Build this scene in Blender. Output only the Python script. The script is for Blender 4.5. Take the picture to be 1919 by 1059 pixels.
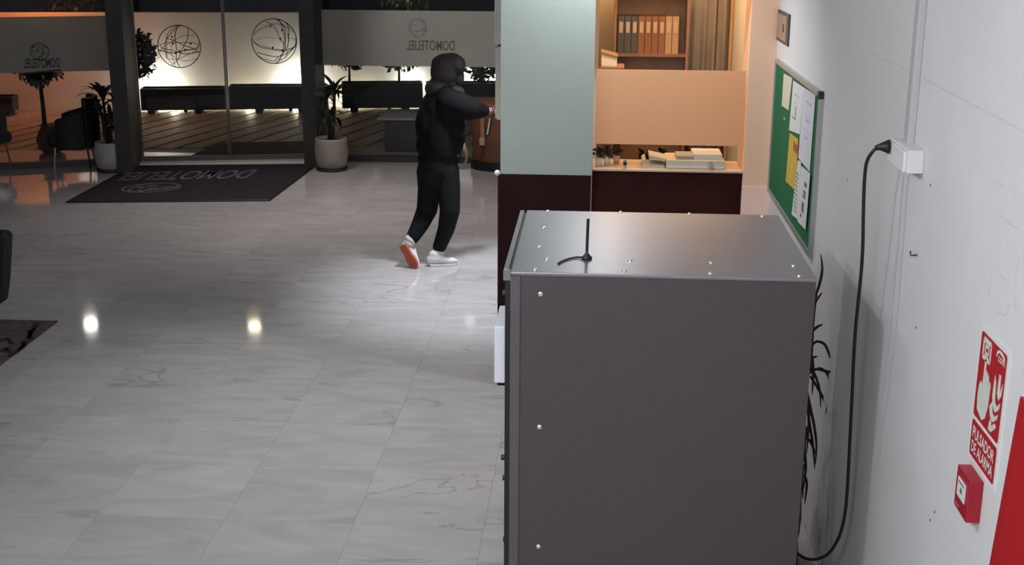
import bpy, bmesh, math, random
from mathutils import Vector, Matrix
random.seed(11)
S = bpy.context.scene
for o in list(bpy.data.objects): bpy.data.objects.remove(o)
COL = S.collection
PI = math.pi
# ------------------------------------------------------------------ camera
FPX, CAMH = 2400.0, 2.65
PITCH, YAW, ROLL = [math.radians(a) for a in (15.592, 3.757, 0.349)]
cy, sy, cp, sp, cr, sr = math.cos(YAW), math.sin(YAW), math.cos(PITCH), math.sin(PITCH), math.cos(ROLL), math.sin(ROLL)
FWD = Vector((-sy*cp, cy*cp, -sp)); RT0 = Vector((cy, sy, 0)); UP0 = RT0.cross(FWD)
RT = RT0*cr + UP0*sr; UP = UP0*cr - RT0*sr
CP = Vector((0, 0, CAMH))
cd = bpy.data.cameras.new('camera'); cam = bpy.data.objects.new('camera', cd); COL.objects.link(cam)
cd.sensor_width = 36; cd.lens = 36*FPX/1919; cd.clip_start = .05; cd.clip_end = 200
cam.matrix_world = Matrix(((RT.x, UP.x, -FWD.x, 0), (RT.y, UP.y, -FWD.y, 0), (RT.z, UP.z, -FWD.z, CAMH), (0, 0, 0, 1)))
S.camera = cam
# ------------------------------------------------------------------ world, view, lights
W = bpy.data.worlds.new('night'); S.world = W; W.use_nodes = True
W.node_tree.nodes['Background'].inputs[0].default_value = (.010, .010, .014, 1)
W.node_tree.nodes['Background'].inputs[1].default_value = .12
vs = S.view_settings; vs.view_transform = 'Standard'; vs.look = 'None'; vs.gamma = 1; vs.exposure = 0.1
vs.use_curve_mapping = False
def light(name, kind, loc, power, col, size=.05, size2=None, target=None, spot=None, blend=.5):
    d = bpy.data.lights.new(name, kind); d.energy = power; d.color = col
    if kind == 'AREA':
        d.size = size
        if size2: d.shape = 'RECTANGLE'; d.size_y = size2
    else: d.shadow_soft_size = size
    if kind == 'SPOT': d.spot_size = spot; d.spot_blend = blend
    o = bpy.data.objects.new(name, d); COL.objects.link(o); o.location = loc
    if target is not None:
        o.rotation_euler = (Vector(target)-Vector(loc)).to_track_quat('-Z', 'Y').to_euler()
    return o
COOL = (.93, .96, 1.0); WARM = (1.0, .62, .32); WHITE = (1, .96, .9)
light('ceiling_bulb_light', 'POINT', (-.86, 2.95, 2.80), 46, COOL, .035)
light('ceiling_bulb_light', 'POINT', (-1.25, 5.0, 2.80), 18, COOL, .05)
light('room_fill_light', 'AREA', (-3.0, .8, 2.86), 50, COOL, 1.2, 1.2, (-3.0, .8, 0))  # soft area fill added to raise the ambient level of the room
light('room_fill_light', 'AREA', (-.5, .5, 2.86), 88, COOL, .5, .5, (-.2, 2.2, 0))  # second added fill, lifts the cabinet's shadow on the right wall
for x, y, pw, sz, c in ((-3.0, 7.4, 10, 1.7, 0), (-1.3, 7.0, 90, 1.5, 0), (-4.3, 10.6, 36, 1.7, 1), (-1.7, 10.8, 85, 1.6, 1), (-1.5, 3.4, 12, 1.5, 0), (-3.3, 12.4, 85, 1.7, 1), (-.62, 9.3, 340, 1.2, 2), (-1.25, 12.9, 60, 1.8, 1)):
    light('floor_spot_light', 'SPOT', (x, y, 2.86), pw*1.15, ((1, .97, .95), (1, .91, .88), (.86, .92, 1))[c], .10, target=(x, y, 0), spot=sz, blend=.8)  # spots added for floor brightness; the cool one follows a lamp by the column
light('window_fill_light', 'SPOT', (-1.7, 11.6, 2.86), 150, (1, .97, .92), .08, target=(-1.5, 14.6, 1.45), spot=.8, blend=.7)  # spot added to brighten the frosted film of the window
light('column_fill_light', 'SPOT', (-.25, 4.6, 2.86), 36, (.97, .98, 1), .08, target=(.62, 7.3, 1.62), spot=.95, blend=.7)  # spot added to brighten the column and pillar faces
light('column_lamp_light', 'SPOT', (.02, 6.93, 2.84), 48, (.88, .93, 1), .06, target=(.02, 6.93, 0), spot=2.6, blend=.6)
light('office_lamp_light', 'AREA', (.5, 8.75, 2.8), 33, (1, .54, .23), .85, 2.0, (.5, 8.75, 0))

# ------------------------------------------------------------------ pixel -> place
def ray(x, y): return RT*(x-959.5) + UP*(529.5-y) + FWD*FPX
def _on(ax, v, x, y):
    d = ray(x, y); return CP + d*((v-CP[ax])/d[ax])
def Zp(x, y, z=0.0): return _on(2, z, x, y)
def Yp(Y, x, y): return _on(1, Y, x, y)
def Xp(X, x, y): return _on(0, X, x, y)
# ------------------------------------------------------------------ materials
MATS = {}
def mat(name, col, rough=.6, metal=0., spec=.5, noise=0., nscale=8., bump=0., bscale=60., emit=None, estr=0., rnd=0., coat=0.):
    if name in MATS: return MATS[name]
    m = bpy.data.materials.new(name); m.use_nodes = True; MATS[name] = m
    nt = m.node_tree; N = nt.nodes; L = nt.links; b = N['Principled BSDF']
    b.inputs['Base Color'].default_value = (*col, 1); b.inputs['Roughness'].default_value = rough
    b.inputs['Metallic'].default_value = metal; b.inputs['Specular IOR Level'].default_value = spec
    b.inputs['Coat Weight'].default_value = coat
    tc = N.new('ShaderNodeTexCoord')
    if noise > 0 or rnd > 0:
        hs = N.new('ShaderNodeHueSaturation'); hs.inputs['Color'].default_value = (*col, 1)
        ad = N.new('ShaderNodeMath'); ad.operation = 'ADD'; ad.inputs[0].default_value = 1.0; ad.inputs[1].default_value = 0
        if noise > 0:
            n = N.new('ShaderNodeTexNoise'); n.inputs['Scale'].default_value = nscale; n.inputs['Detail'].default_value = 5
            L.new(tc.outputs['Object'], n.inputs['Vector'])
            mr = N.new('ShaderNodeMapRange'); mr.inputs['From Min'].default_value = .25; mr.inputs['From Max'].default_value = .75
            mr.inputs['To Min'].default_value = 1-noise; mr.inputs['To Max'].default_value = 1+noise
            L.new(n.outputs['Fac'], mr.inputs['Value']); L.new(mr.outputs[0], ad.inputs[0])
        if rnd > 0:
            oi = N.new('ShaderNodeObjectInfo'); mr2 = N.new('ShaderNodeMapRange')
            mr2.inputs['To Min'].default_value = -rnd; mr2.inputs['To Max'].default_value = rnd
            L.new(oi.outputs['Random'], mr2.inputs['Value']); L.new(mr2.outputs[0], ad.inputs[1])
        L.new(ad.outputs[0], hs.inputs['Value']); L.new(hs.outputs[0], b.inputs['Base Color'])
    if bump > 0:
        n2 = N.new('ShaderNodeTexNoise'); n2.inputs['Scale'].default_value = bscale; n2.inputs['Detail'].default_value = 4
        L.new(tc.outputs['Object'], n2.inputs['Vector'])
        bp = N.new('ShaderNodeBump'); bp.inputs['Strength'].default_value = bump; bp.inputs['Distance'].default_value = .01
        L.new(n2.outputs['Fac'], bp.inputs['Height']); L.new(bp.outputs[0], b.inputs['Normal'])
    if emit: b.inputs['Emission Color'].default_value = (*emit, 1); b.inputs['Emission Strength'].default_value = estr
    return m
def glass_mat(name, tint, refl):
    m = bpy.data.materials.new(name); m.use_nodes = True; MATS[name] = m
    N = m.node_tree.nodes; L = m.node_tree.links; N.clear()
    out = N.new('ShaderNodeOutputMaterial'); mx = N.new('ShaderNodeMixShader'); t = N.new('ShaderNodeBsdfTransparent'); g = N.new('ShaderNodeBsdfGlossy')
    t.inputs[0].default_value = (*tint, 1); g.inputs['Roughness'].default_value = .02
    mx.inputs[0].default_value = refl
    L.new(t.outputs[0], mx.inputs[1]); L.new(g.outputs[0], mx.inputs[2]); L.new(mx.outputs[0], out.inputs[0])
    return m
def frost_mat(name, col, clear):
    m = bpy.data.materials.new(name); m.use_nodes = True; MATS[name] = m
    N = m.node_tree.nodes; L = m.node_tree.links; N.clear()
    out = N.new('ShaderNodeOutputMaterial'); mx = N.new('ShaderNodeMixShader'); mx2 = N.new('ShaderNodeMixShader')
    t = N.new('ShaderNodeBsdfTransparent'); d = N.new('ShaderNodeBsdfDiffuse'); tr = N.new('ShaderNodeBsdfTranslucent')
    d.inputs[0].default_value = (*col, 1); tr.inputs[0].default_value = (*col, 1); t.inputs[0].default_value = (*col, 1)
    mx.inputs[0].default_value = .55; mx2.inputs[0].default_value = clear
    L.new(d.outputs[0], mx.inputs[1]); L.new(tr.outputs[0], mx.inputs[2]); L.new(mx.outputs[0], mx2.inputs[1]); L.new(t.outputs[0], mx2.inputs[2]); L.new(mx2.outputs[0], out.inputs[0])
    return m
def marble_mat():
    m = bpy.data.materials.new('polished_marble'); m.use_nodes = True
    N = m.node_tree.nodes; L = m.node_tree.links; b = N['Principled BSDF']
    tc = N.new('ShaderNodeTexCoord'); oi = N.new('ShaderNodeObjectInfo'); mp = N.new('ShaderNodeMapping')
    ml = N.new('ShaderNodeVectorMath'); ml.operation = 'SCALE'; ml.inputs[3].default_value = 37.
    cx = N.new('ShaderNodeCombineXYZ')
    for i in range(3): L.new(oi.outputs['Random'], cx.inputs[i])
    L.new(cx.outputs[0], ml.inputs[0]); L.new(tc.outputs['Object'], mp.inputs['Vector']); L.new(ml.outputs[0], mp.inputs['Location'])
    mp.inputs['Scale'].default_value = (1.0, 3.0, 1)
    n1 = N.new('ShaderNodeTexNoise'); n1.inputs['Scale'].default_value = 1.6; n1.inputs['Detail'].default_value = 8; n1.inputs['Roughness'].default_value = .6; n1.inputs['Distortion'].default_value = 1.2
    L.new(mp.outputs[0], n1.inputs['Vector'])
    r1 = N.new('ShaderNodeValToRGB'); e = r1.color_ramp.elements
    e[0].position = .28; e[0].color = (.40, .385, .385, 1); e[1].position = .66; e[1].color = (.50, .485, .48, 1)
    L.new(n1.outputs['Fac'], r1.inputs[0])
    # sparse thin veins where a second noise crosses its middle
    n2 = N.new('ShaderNodeTexNoise'); n2.inputs['Scale'].default_value = .9; n2.inputs['Detail'].default_value = 6; n2.inputs['Distortion'].default_value = 1.0
    L.new(mp.outputs[0], n2.inputs['Vector'])
    sb = N.new('ShaderNodeMath'); sb.operation = 'SUBTRACT'; sb.inputs[1].default_value = .64; L.new(n2.outputs['Fac'], sb.inputs[0])
    ab = N.new('ShaderNodeMath'); ab.operation = 'ABSOLUTE'; L.new(sb.outputs[0], ab.inputs[0])
    r2 = N.new('ShaderNodeValToRGB'); e = r2.color_ramp.elements
    e[0].position = 0; e[0].color = (.74, .74, .76, 1); e[1].position = .016; e[1].color = (1, 1, 1, 1); L.new(ab.outputs[0], r2.inputs[0])
    mu = N.new('ShaderNodeMix'); mu.data_type = 'RGBA'; mu.blend_type = 'MULTIPLY'; mu.inputs['Factor'].default_value = 1
    L.new(r1.outputs[0], mu.inputs['A']); L.new(r2.outputs[0], mu.inputs['B'])
    hs = N.new('ShaderNodeHueSaturation'); mr = N.new('ShaderNodeMapRange'); mr.inputs['To Min'].default_value = .955; mr.inputs['To Max'].default_value = 1.025
    L.new(oi.outputs['Random'], mr.inputs['Value']); L.new(mr.outputs[0], hs.inputs['Value']); L.new(mu.outputs['Result'], hs.inputs['Color'])
    L.new(hs.outputs[0], b.inputs['Base Color'])
    b.inputs['Roughness'].default_value = .06; b.inputs['Specular IOR Level'].default_value = .45
    return m
MARBLE = marble_mat()
WALLW = mat('wall_white_paint', (.66, .655, .66), .7, noise=.035, nscale=2.2, bump=.08, bscale=25)
CEILM = mat('ceiling_white', (.7, .7, .7), .8, noise=.02)
GREENP = mat('pale_green_panel', (.335, .385, .345), .42, noise=.03, nscale=1.5)
DARKWOOD = mat('dark_wenge_wood', (.032, .0075, .0065), .5, spec=.08, noise=.35, nscale=5)
DARKBASE = mat('near_black_wood', (.020, .0060, .0062), .5, spec=.08, noise=.3, nscale=5)
BEIGE = mat('beige_plaster', (.80, .52, .36), .75, noise=.03, nscale=2)
STEELF = mat('dark_steel_fin', (.040, .033, .032), .5, metal=.1, noise=.15, nscale=5)
DKFRAME = mat('dark_door_frame', (.03, .026, .026), .45, noise=.1)
ALU = mat('aluminium', (.5, .5, .5), .35, metal=.8, noise=.05)
THRESH = mat('threshold_stone', (.85, .74, .68), .4, noise=.1)
GLASS = glass_mat('clear_glass', (.93, .95, .94), .016)
FROST = frost_mat('frosted_film', (.66, .65, .61), .20)
FROSTW = frost_mat('frosted_counter_film', (.78, .58, .40), .05)
PAINT = mat('emblem_dark_film', (.02, .014, .014), .6, noise=.1)
BLACK = mat('black_plastic', (.008, .008, .009), .45, noise=.1)
BLACKF = mat('black_upholstery', (.003, .003, .0035), .6, noise=.2, bump=.2)
CHROME = mat('chrome', (.7, .7, .7), .15, metal=1, noise=.02)
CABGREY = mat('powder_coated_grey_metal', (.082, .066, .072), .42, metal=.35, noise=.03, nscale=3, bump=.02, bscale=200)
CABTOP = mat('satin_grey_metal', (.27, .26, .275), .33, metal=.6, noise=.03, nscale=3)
SCREWM = mat('zinc_screw', (.75, .75, .75), .3, metal=.9, noise=.05)
WHITEP = mat('white_plastic', (.74, .74, .75), .4, noise=.02)
CREAMP = mat('cream_plastic', (.62, .58, .50), .5, noise=.03)
PAPER = mat('white_paper', (.66, .66, .64), .8, noise=.03)
INK = mat('print_ink', (.12, .12, .14), .8, noise=.1)
# ------------------------------------------------------------------ mesh helpers
class MB:
    def __init__(s): s.v = []; s.f = []
    def add(s, vs_, fs_):
        n = len(s.v); s.v += [Vector(v) for v in vs_]; s.f += [tuple(i+n for i in f) for f in fs_]; return s
    def box(s, a, b):
        x0, y0, z0 = [min(p, q) for p, q in zip(a, b)]; x1, y1, z1 = [max(p, q) for p, q in zip(a, b)]
        return s.add([(x0,y0,z0),(x1,y0,z0),(x1,y1,z0),(x0,y1,z0),(x0,y0,z1),(x1,y0,z1),(x1,y1,z1),(x0,y1,z1)],
                     [(0,3,2,1),(4,5,6,7),(0,1,5,4),(1,2,6,5),(2,3,7,6),(3,0,4,7)])
    def prism(s, poly, fn, t0, t1):
        """poly: list of (u, v) counter-clockwise; fn(u, v, t) -> place; solid between t0 and t1"""
        n = len(poly)
        vs_ = [fn(u, v, t0) for u, v in poly] + [fn(u, v, t1) for u, v in poly]
        fs_ = [tuple(reversed(range(n))), tuple(range(n, 2*n))] + [(i, (i+1) % n, n+(i+1) % n, n+i) for i in range(n)]
        return s.add(vs_, fs_)
    def tube(s, pts, rad, seg=8, ry=None, cap=True, up=None):
        pts = [Vector(p) for p in pts]; n = len(pts)
        rads = rad if isinstance(rad, (list, tuple)) else [rad]*n
        rys = ry if isinstance(ry, (list, tuple)) else ([ry]*n if ry else rads)
        ref = Vector(up) if up else None; vs_ = []; fs_ = []
        for i, p in enumerate(pts):
            d = (pts[min(i+1, n-1)] - pts[max(i-1, 0)]).normalized()
            if ref is None: ref = Vector((0, 0, 1)) if abs(d.z) < .9 else Vector((1, 0, 0))
            a = (ref - d*ref.dot(d)).normalized(); b = d.cross(a)
            if up is None: ref = a
            for k in range(seg):
                t = 2*PI*k/seg; vs_.append(p + a*math.cos(t)*rads[i] + b*math.sin(t)*rys[i])
        for i in range(n-1):
            for k in range(seg):
                k2 = (k+1) % seg; fs_.append((i*seg+k, i*seg+k2, (i+1)*seg+k2, (i+1)*seg+k))
        if cap: fs_.append(tuple(reversed(range(seg)))); fs_.append(tuple(range((n-1)*seg, n*seg)))
        return s.add(vs_, fs_)
    def lathe(s, prof, c, seg=24, axis=None, cap=True):
        c = Vector(c); vs_ = []; fs_ = []; n = len(prof)
        for r, z in prof:
            for k in range(seg):
                t = 2*PI*k/seg; p = Vector((r*math.cos(t), r*math.sin(t), z))
                if axis == 'x': p = Vector((p.z, p.x, p.y))
                if axis == 'y': p = Vector((p.y, p.z, p.x))
                vs_.append(c+p)
        for i in range(n-1):
            for k in range(seg):
                k2 = (k+1) % seg; fs_.append((i*seg+k, i*seg+k2, (i+1)*seg+k2, (i+1)*seg+k))
        if cap: fs_.append(tuple(reversed(range(seg)))); fs_.append(tuple(range((n-1)*seg, n*seg)))
        return s.add(vs_, fs_)
    def ball(s, c, rx, ry=None, rz=None, seg=14, rings=9, rot=None):
        ry = ry or rx; rz = rz or rx; vs_ = []; fs_ = []; c = Vector(c)
        for i in range(rings+1):
            a = -PI/2 + PI*i/rings; a = max(-PI/2+.03, min(PI/2-.03, a))
            for k in range(seg):
                t = 2*PI*k/seg; p = Vector((rx*math.cos(a)*math.cos(t), ry*math.cos(a)*math.sin(t), rz*math.sin(a)))
                if rot: p = rot @ p
                vs_.append(c+p)
        for i in range(rings):
            for k in range(seg):
                k2 = (k+1) % seg; fs_.append((i*seg+k, i*seg+k2, (i+1)*seg+k2, (i+1)*seg+k))
        fs_.append(tuple(reversed(range(seg)))); fs_.append(tuple(range(rings*seg, (rings+1)*seg)))
        return s.add(vs_, fs_)
    def build(s, name, m, parent=None, smooth=False, bevel=0, fix=True):
        org = base_of(parent)
        me = bpy.data.meshes.new(name); me.from_pydata([v-org for v in s.v], [], s.f)
        if fix:
            bm = bmesh.new(); bm.from_mesh(me); bmesh.ops.recalc_face_normals(bm, faces=bm.faces); bm.to_mesh(me); bm.free()
        me.materials.append(m)
        if smooth:
            for p in me.polygons: p.use_smooth = True
        o = bpy.data.objects.new(name, me); COL.objects.link(o)
        if parent is not None: o.parent = parent
        if bevel:
            b = o.modifiers.new('bevel', 'BEVEL'); b.width = bevel; b.segments = 2; b.limit_method = 'ANGLE'
        return o
def base_of(o):
    v = Vector((0, 0, 0))
    while o is not None: v += o.location; o = o.parent
    return v
def tag(o, label=None, cat=None, group=None, kind=None):
    if label: o['label'] = label
    if cat: o['category'] = cat
    if group: o['group'] = group
    if kind: o['kind'] = kind
    return o
def thing(name, loc, label=None, cat=None, group=None, kind=None):
    o = bpy.data.objects.new(name, None); COL.objects.link(o); o.location = loc; o.empty_display_size = .1
    return tag(o, label, cat, group, kind)
def struct(name, mb, m, **k): return tag(mb.build(name, m, **k), kind='structure')
def copy_tree(o, loc, rz=0, label=None, scale=None):
    def rec(a, par):
        c = a.copy(); COL.objects.link(c); c.parent = par
        for ch in a.children: rec(ch, c)
        return c
    r = rec(o, None); r.location = loc; r.rotation_euler = (0, 0, rz)
    if label: r['label'] = label
    if scale: r.scale = scale
    return r
def text_uv(txt, bold=0.0):
    """flat outlines of a line of lettering, normalised to width 1 (u, v) with faces"""
    c = bpy.data.curves.new('lettering', 'FONT'); c.body = txt; c.offset = bold; c.resolution_u = 3
    o = bpy.data.objects.new('lettering', c); COL.objects.link(o)
    dg = bpy.context.evaluated_depsgraph_get(); me = bpy.data.meshes.new_from_object(o.evaluated_get(dg))
    vs_ = [(v.co.x, v.co.y) for v in me.vertices]; fs_ = [tuple(p.vertices) for p in me.polygons]
    bpy.data.objects.remove(o); bpy.data.curves.remove(c); bpy.data.meshes.remove(me)
    x0 = min(v[0] for v in vs_); x1 = max(v[0] for v in vs_); y0 = min(v[1] for v in vs_); y1 = max(v[1] for v in vs_)
    return [((x-x0)/(x1-x0), (y-y0)/(y1-y0)) for x, y in vs_], fs_
def lettering(txt, fn, u0, u1, v0, v1, t, m, name='lettering', parent=None, bold=.01):
    vs_, fs_ = text_uv(txt, bold)
    mb = MB(); mb.add([fn(u0+(u1-u0)*u, v0+(v1-v0)*v, t) for u, v in vs_], fs_)
    return mb.build(name, m, parent, fix=False)
def ribbon(mb, pts, w, fn, t0, t1):
    for a, b in zip(pts, pts[1:]):
        dx, dy = b[0]-a[0], b[1]-a[1]; l = math.hypot(dx, dy) or 1; nx, ny = -dy/l*w/2, dx/l*w/2
        mb.prism([(a[0]-nx, a[1]-ny), (b[0]-nx, b[1]-ny), (b[0]+nx, b[1]+ny), (a[0]+nx, a[1]+ny)], fn, t0, t1)
def globe_lines(mb, cu, cv, r, fn, t0, t1, w, seed, n=9):
    """emblem of a wire globe: an outline and bent great-circle strokes"""
    rnd = random.Random(seed)
    ribbon(mb, [(cu+r*math.cos(2*PI*k/40), cv+r*math.sin(2*PI*k/40)) for k in range(41)], w*1.25, fn, t0, t1)
    for i in range(n):
        tilt = rnd.uniform(-.5, .5) + (PI/2 if i % 3 == 0 else 0); q = rnd.choice((-1, 1))*rnd.uniform(.15, .92)
        a0 = rnd.uniform(0, .5); a1 = rnd.uniform(2.3, PI)
        pts = []
        for k in range(15):
            a = a0+(a1-a0)*k/14; x = math.cos(a); y = q*math.sin(a) + .03*math.sin(5*a+i)
            pts.append((cu + r*.99*(x*math.cos(tilt)-y*math.sin(tilt)), cv + r*.99*(x*math.sin(tilt)+y*math.cos(tilt))))
        ribbon(mb, pts, w*rnd.uniform(.45, 1.1), fn, t0, t1)
    for i in range(6):
        a = rnd.uniform(0, 2*PI); q = rnd.uniform(.2, .9)*r
        mb.prism([(cu+q*math.cos(a)+w*1.6*math.cos(b), cv+q*math.sin(a)+w*1.6*math.sin(b)) for b in [2*PI*k/8 for k in range(8)]], fn, t0, t1)

# ================================================================== STRUCTURE
WX = 1.0            # face of the right wall
CEIL = 2.9
fl = MB(); fl.box((-9, -2, -.12), (1.15, 15.2, -.012))
floor = struct('floor', fl, mat('floor_grout', (.40, .39, .385), .6, noise=.05))
ts = .6; gap = .001
tm = None
for i in range(-12, 2):
    for j in range(6, 25):
        x0, y0 = i*ts+.13, j*ts-.1
        # tiles only as far as the picture reaches
        ctr = Vector((x0+.3, y0+.3, 0)); c = ctr-CP; dpt = c.dot(FWD)
        px = 959.5+FPX*c.dot(RT)/dpt; py = 529.5-FPX*c.dot(UP)/dpt
        if px < -260 or py > 1260 or px > 1650 or x0 > .45 or y0 > 14.5: continue
        if tm is None:
            b = MB(); b.box((0, 0, -.012), (ts-gap, ts-gap, 0)); o = b.build('floor_tile', MARBLE, floor); tm = o.data
        else:
            o = bpy.data.objects.new('floor_tile', tm); COL.objects.link(o); o.parent = floor
        o.location = (x0, y0, random.uniform(-.0002, .0002))
b = MB(); b.box((WX, -2, 0), (WX+.15, 10.4, CEIL)); wall_right = struct('wall_right', b, WALLW)
b = MB(); b.box((-9, -2.15, 0), (WX+.15, -2, CEIL)); struct('wall_back', b, WALLW)
b = MB(); b.box((-9.15, -2, 0), (-9, 13.1, CEIL)); struct('wall_left', b, WALLW)
b = MB(); b.box((-9.2, -2.2, CEIL), (1.2, 14.6, CEIL+.1)); struct('ceiling', b, CEILM)

# ---- facade: three straight runs of glass, following the floor line of the photograph
class Seg:
    def __init__(s, a, b):
        s.o = Vector((a.x, a.y, 0)); d = Vector((b.x-a.x, b.y-a.y, 0)); s.len = d.length; s.u = d/s.len; s.n = Vector((s.u.y, -s.u.x, 0))
    def at(s, u, z, d=0): return s.o + s.u*u + s.n*d + Vector((0, 0, z))
    def uz(s, x, y, d=0):
        r = ray(x, y); t = (s.o+s.n*d-CP).dot(s.n)/r.dot(s.n); p = CP+r*t; return (p-s.o).dot(s.u), p.z
    def fn(s, off=0): return lambda u, v, t: s.at(u, v, t+off)
FA, FB, FC = Zp(-90, 322), Zp(258, 305.5), Zp(586, 300.5)
FD = Vector((-.02, FC.y+.03, 0))
S1, S2, S3 = Seg(FA, FB), Seg(FB, FC), Seg(FC, FD)
TOPZ = 2.45
def bar(mb, s, u0, u1, z0, z1, d0, d1): mb.prism([(u0, z0), (u1, z0), (u1, z1), (u0, z1)], s.fn(), d0, d1)
for s, nm in ((S1, 'wall_facade_left'), (S2, 'wall_facade_middle'), (S3, 'wall_facade_right')):
    b = MB(); bar(b, s, 0, s.len, TOPZ, CEIL, -.1, .1); struct(nm, b, DKFRAME)
def window(name, s, band, edges):
    w = thing(name, s.at(s.len/2, 0), kind='structure')
    b = MB(); bar(b, s, 0, s.len, 0, .07, -.04, .04); bar(b, s, 0, s.len, TOPZ-.06, TOPZ, -.04, .04)
    for e in edges: bar(b, s, e-.02, e+.02, .07, TOPZ-.06, -.03, .03)
    b.build('window_frame', DKFRAME, w)
    es = [0]+list(edges)+[s.len]
    for e0, e1 in zip(es, es[1:]):
        b = MB(); bar(b, s, e0+.02, e1-.02, .07, TOPZ-.06, -.005, .005); b.build('pane', GLASS, w)
        b = MB(); bar(b, s, e0+.025, e1-.025, band[0], band[1], .006, .008); b.build('frosted_film', FROST, w)
    return w
win1 = window('window_1', S1, (1.06, 1.66), [])
win2 = window('window_2', S3, (1.10, 1.72), [])
# lettering on the frosted films, reversed as it is read from outside
u0, z0 = S1.uz(45, 126); u1, z1 = S1.uz(111, 110)
tl = lettering('DOMOTELIEL', S1.fn(), u1, u0, z0-.01, z1+.01, .0095, PAINT, 'lettering', win1)
b = MB(); gu, gz = S1.uz(74, 97); globe_lines(b, gu, gz, .095, S1.fn(), .0085, .0095, .006, 3, 5); b.build('globe_emblem', PAINT, win1)
b = MB(); ua, za = S1.uz(55, 137); ub, zb = S1.uz(114, 131); ribbon(b, [(ua, za), (ub, zb)], .018, S1.fn(), .0085, .0095); b.build('underline', PAINT, win1)
u0, z0 = S3.uz(762, 94); u1, z1 = S3.uz(852, 76)
PAINT2 = mat('emblem_grey_film', (.075, .072, .066), .6, noise=.1)
lettering('DOMOTELIEL', S3.fn(), u1, u0, z0, z1, .0095, PAINT2, 'lettering', win2)
b = MB(); gu, gz = S3.uz(783, 52); globe_lines(b, gu, gz, .10, S3.fn(), .0085, .0095, .004, 5, 5); b.build('globe_emblem', PAINT2, win2)
# fins either side of the doors
ua, _ = S2.uz(264, 302)
def fin(name, s, u0, u1, d1):
    b = MB(); bar(b, s, u0, u1, 0, CEIL, -.06, d1); return struct(name, b, STEELF)
pf = Zp(240, 314); pb = Zp(267, 302)
fw = .155
FIN1 = fin('trim_1', S2, -.12, .05, .62)
FIN2 = fin('trim_2', S3, .0, .16, .45)
b = MB(); bar(b, S2, .05, S2.len-.0, 0, .022, -.05, .17); struct('trim_3', b, THRESH)
# doors
door = thing('door_1', S2.at(S2.len/2, 0), kind='structure')
um, _ = S2.uz(424, 150)
b = MB(); bar(b, S2, .05, S2.len, 2.36, 2.45, -.06, .06); b.build('door_header', DKFRAME, door)
for k, (a, c) in enumerate(((.06, um-.003), (um+.003, S2.len-.01))):
    leaf = MB(); bar(leaf, S2, a, c, .022, .075, -.02, .02); bar(leaf, S2, a, c, 2.3, 2.36, -.02, .02)
    bar(leaf, S2, a, a+.014, .075, 2.3, -.02, .02); bar(leaf, S2, c-.014, c, .075, 2.3, -.02, .02)
    lf = leaf.build('door_leaf', mat('door_aluminium', (.12, .115, .11), .4, metal=.5, noise=.05), door)
    b = MB(); bar(b, S2, a+.014, c-.014, .075, 2.3, -.005, .005); b.build('pane', GLASS, lf)
    gu, gz = S2.uz(*((336, 87) if k == 0 else (514, 77)))
    b = MB(); globe_lines(b, gu, gz, .235 if k == 0 else .25, S2.fn(), .006, .009, .0075, 21+k, 13); b.build('globe_emblem', PAINT, lf)

# ---- column with green cladding beside the counter
YC = 7.2
xl = Yp(YC, 938.4, 150).x; xr = Yp(YC, 1113, 150).x; zb = Yp(YC, 1024, 327.5).z
column = thing('wall_column', ((xl+xr)/2, YC, 0), kind='structure')
b = MB(); b.box((xl, YC+.02, 0), (xr, 7.75, CEIL)); b.build('core', WALLW, column)
b = MB(); b.box((xl, YC, zb), (xr, YC+.02, CEIL)); b.build('green_panel', GREENP, column)
b = MB(); b.box((xl-.014, YC-.012, 0), (xr-.004, YC+.02, zb-.004)); b.box((xl-.014, YC+.02, 0), (xl, 7.75, zb-.004)); b.build('base_panel', DARKBASE, column)
kp = Yp(YC-.01, 932, 324)
b = MB(); b.ball(kp, .017, seg=14, rings=8); b.build('round_knob', WHITEP, column, smooth=True)
# partition behind the column, office walls, pillar at the corner
b = MB(); b.box((-.06, 7.75, 0), (0.0, 15.0, CEIL)); struct('wall_partition', b, WALLW)
b = MB(); b.box((0, 10.0, 0), (1.0, 10.15, CEIL)); struct('wall_office', b, mat('office_cream_paint', (.62, .52, .42), .8, noise=.04))
YP = 7.35
b = MB(); b.box((xr, YP-.01, 2.30), (WX, YP+.06, CEIL)); struct('wall_glare_block', b, WALLW)  # unseen panel added over the counter to keep office glare off the cabinet top
px0 = Yp(YP, 1392, 330).x; 
b = MB(); b.box((px0, YP, 0), (WX+.0, YP+.3, CEIL)); struct('wall_pillar', b, BEIGE)
b = MB(); b.box((px0-.002, YP-.012, 0), (WX, YP, Yp(YP, 1420, 350).z)); struct('baseboard_pillar', b, mat('pink_beige_panel', (.84, .59, .47), .6, noise=.02))

# ================================================================== OUTSIDE
def out(u, d, z): return S2.at(u, z, -d)       # u along the doors, d away from them
DW = 4.55
floor_t = MB(); floor_t.prism([(-9, .07), (9, .07), (9, 9), (-9, 9)], lambda u, v, t: out(u, v, t), -.15, -.035)
terr = struct('floor_terrace', floor_t, mat('terrace_concrete', (.13, .12, .10), .7, noise=.2, nscale=3))
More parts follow.
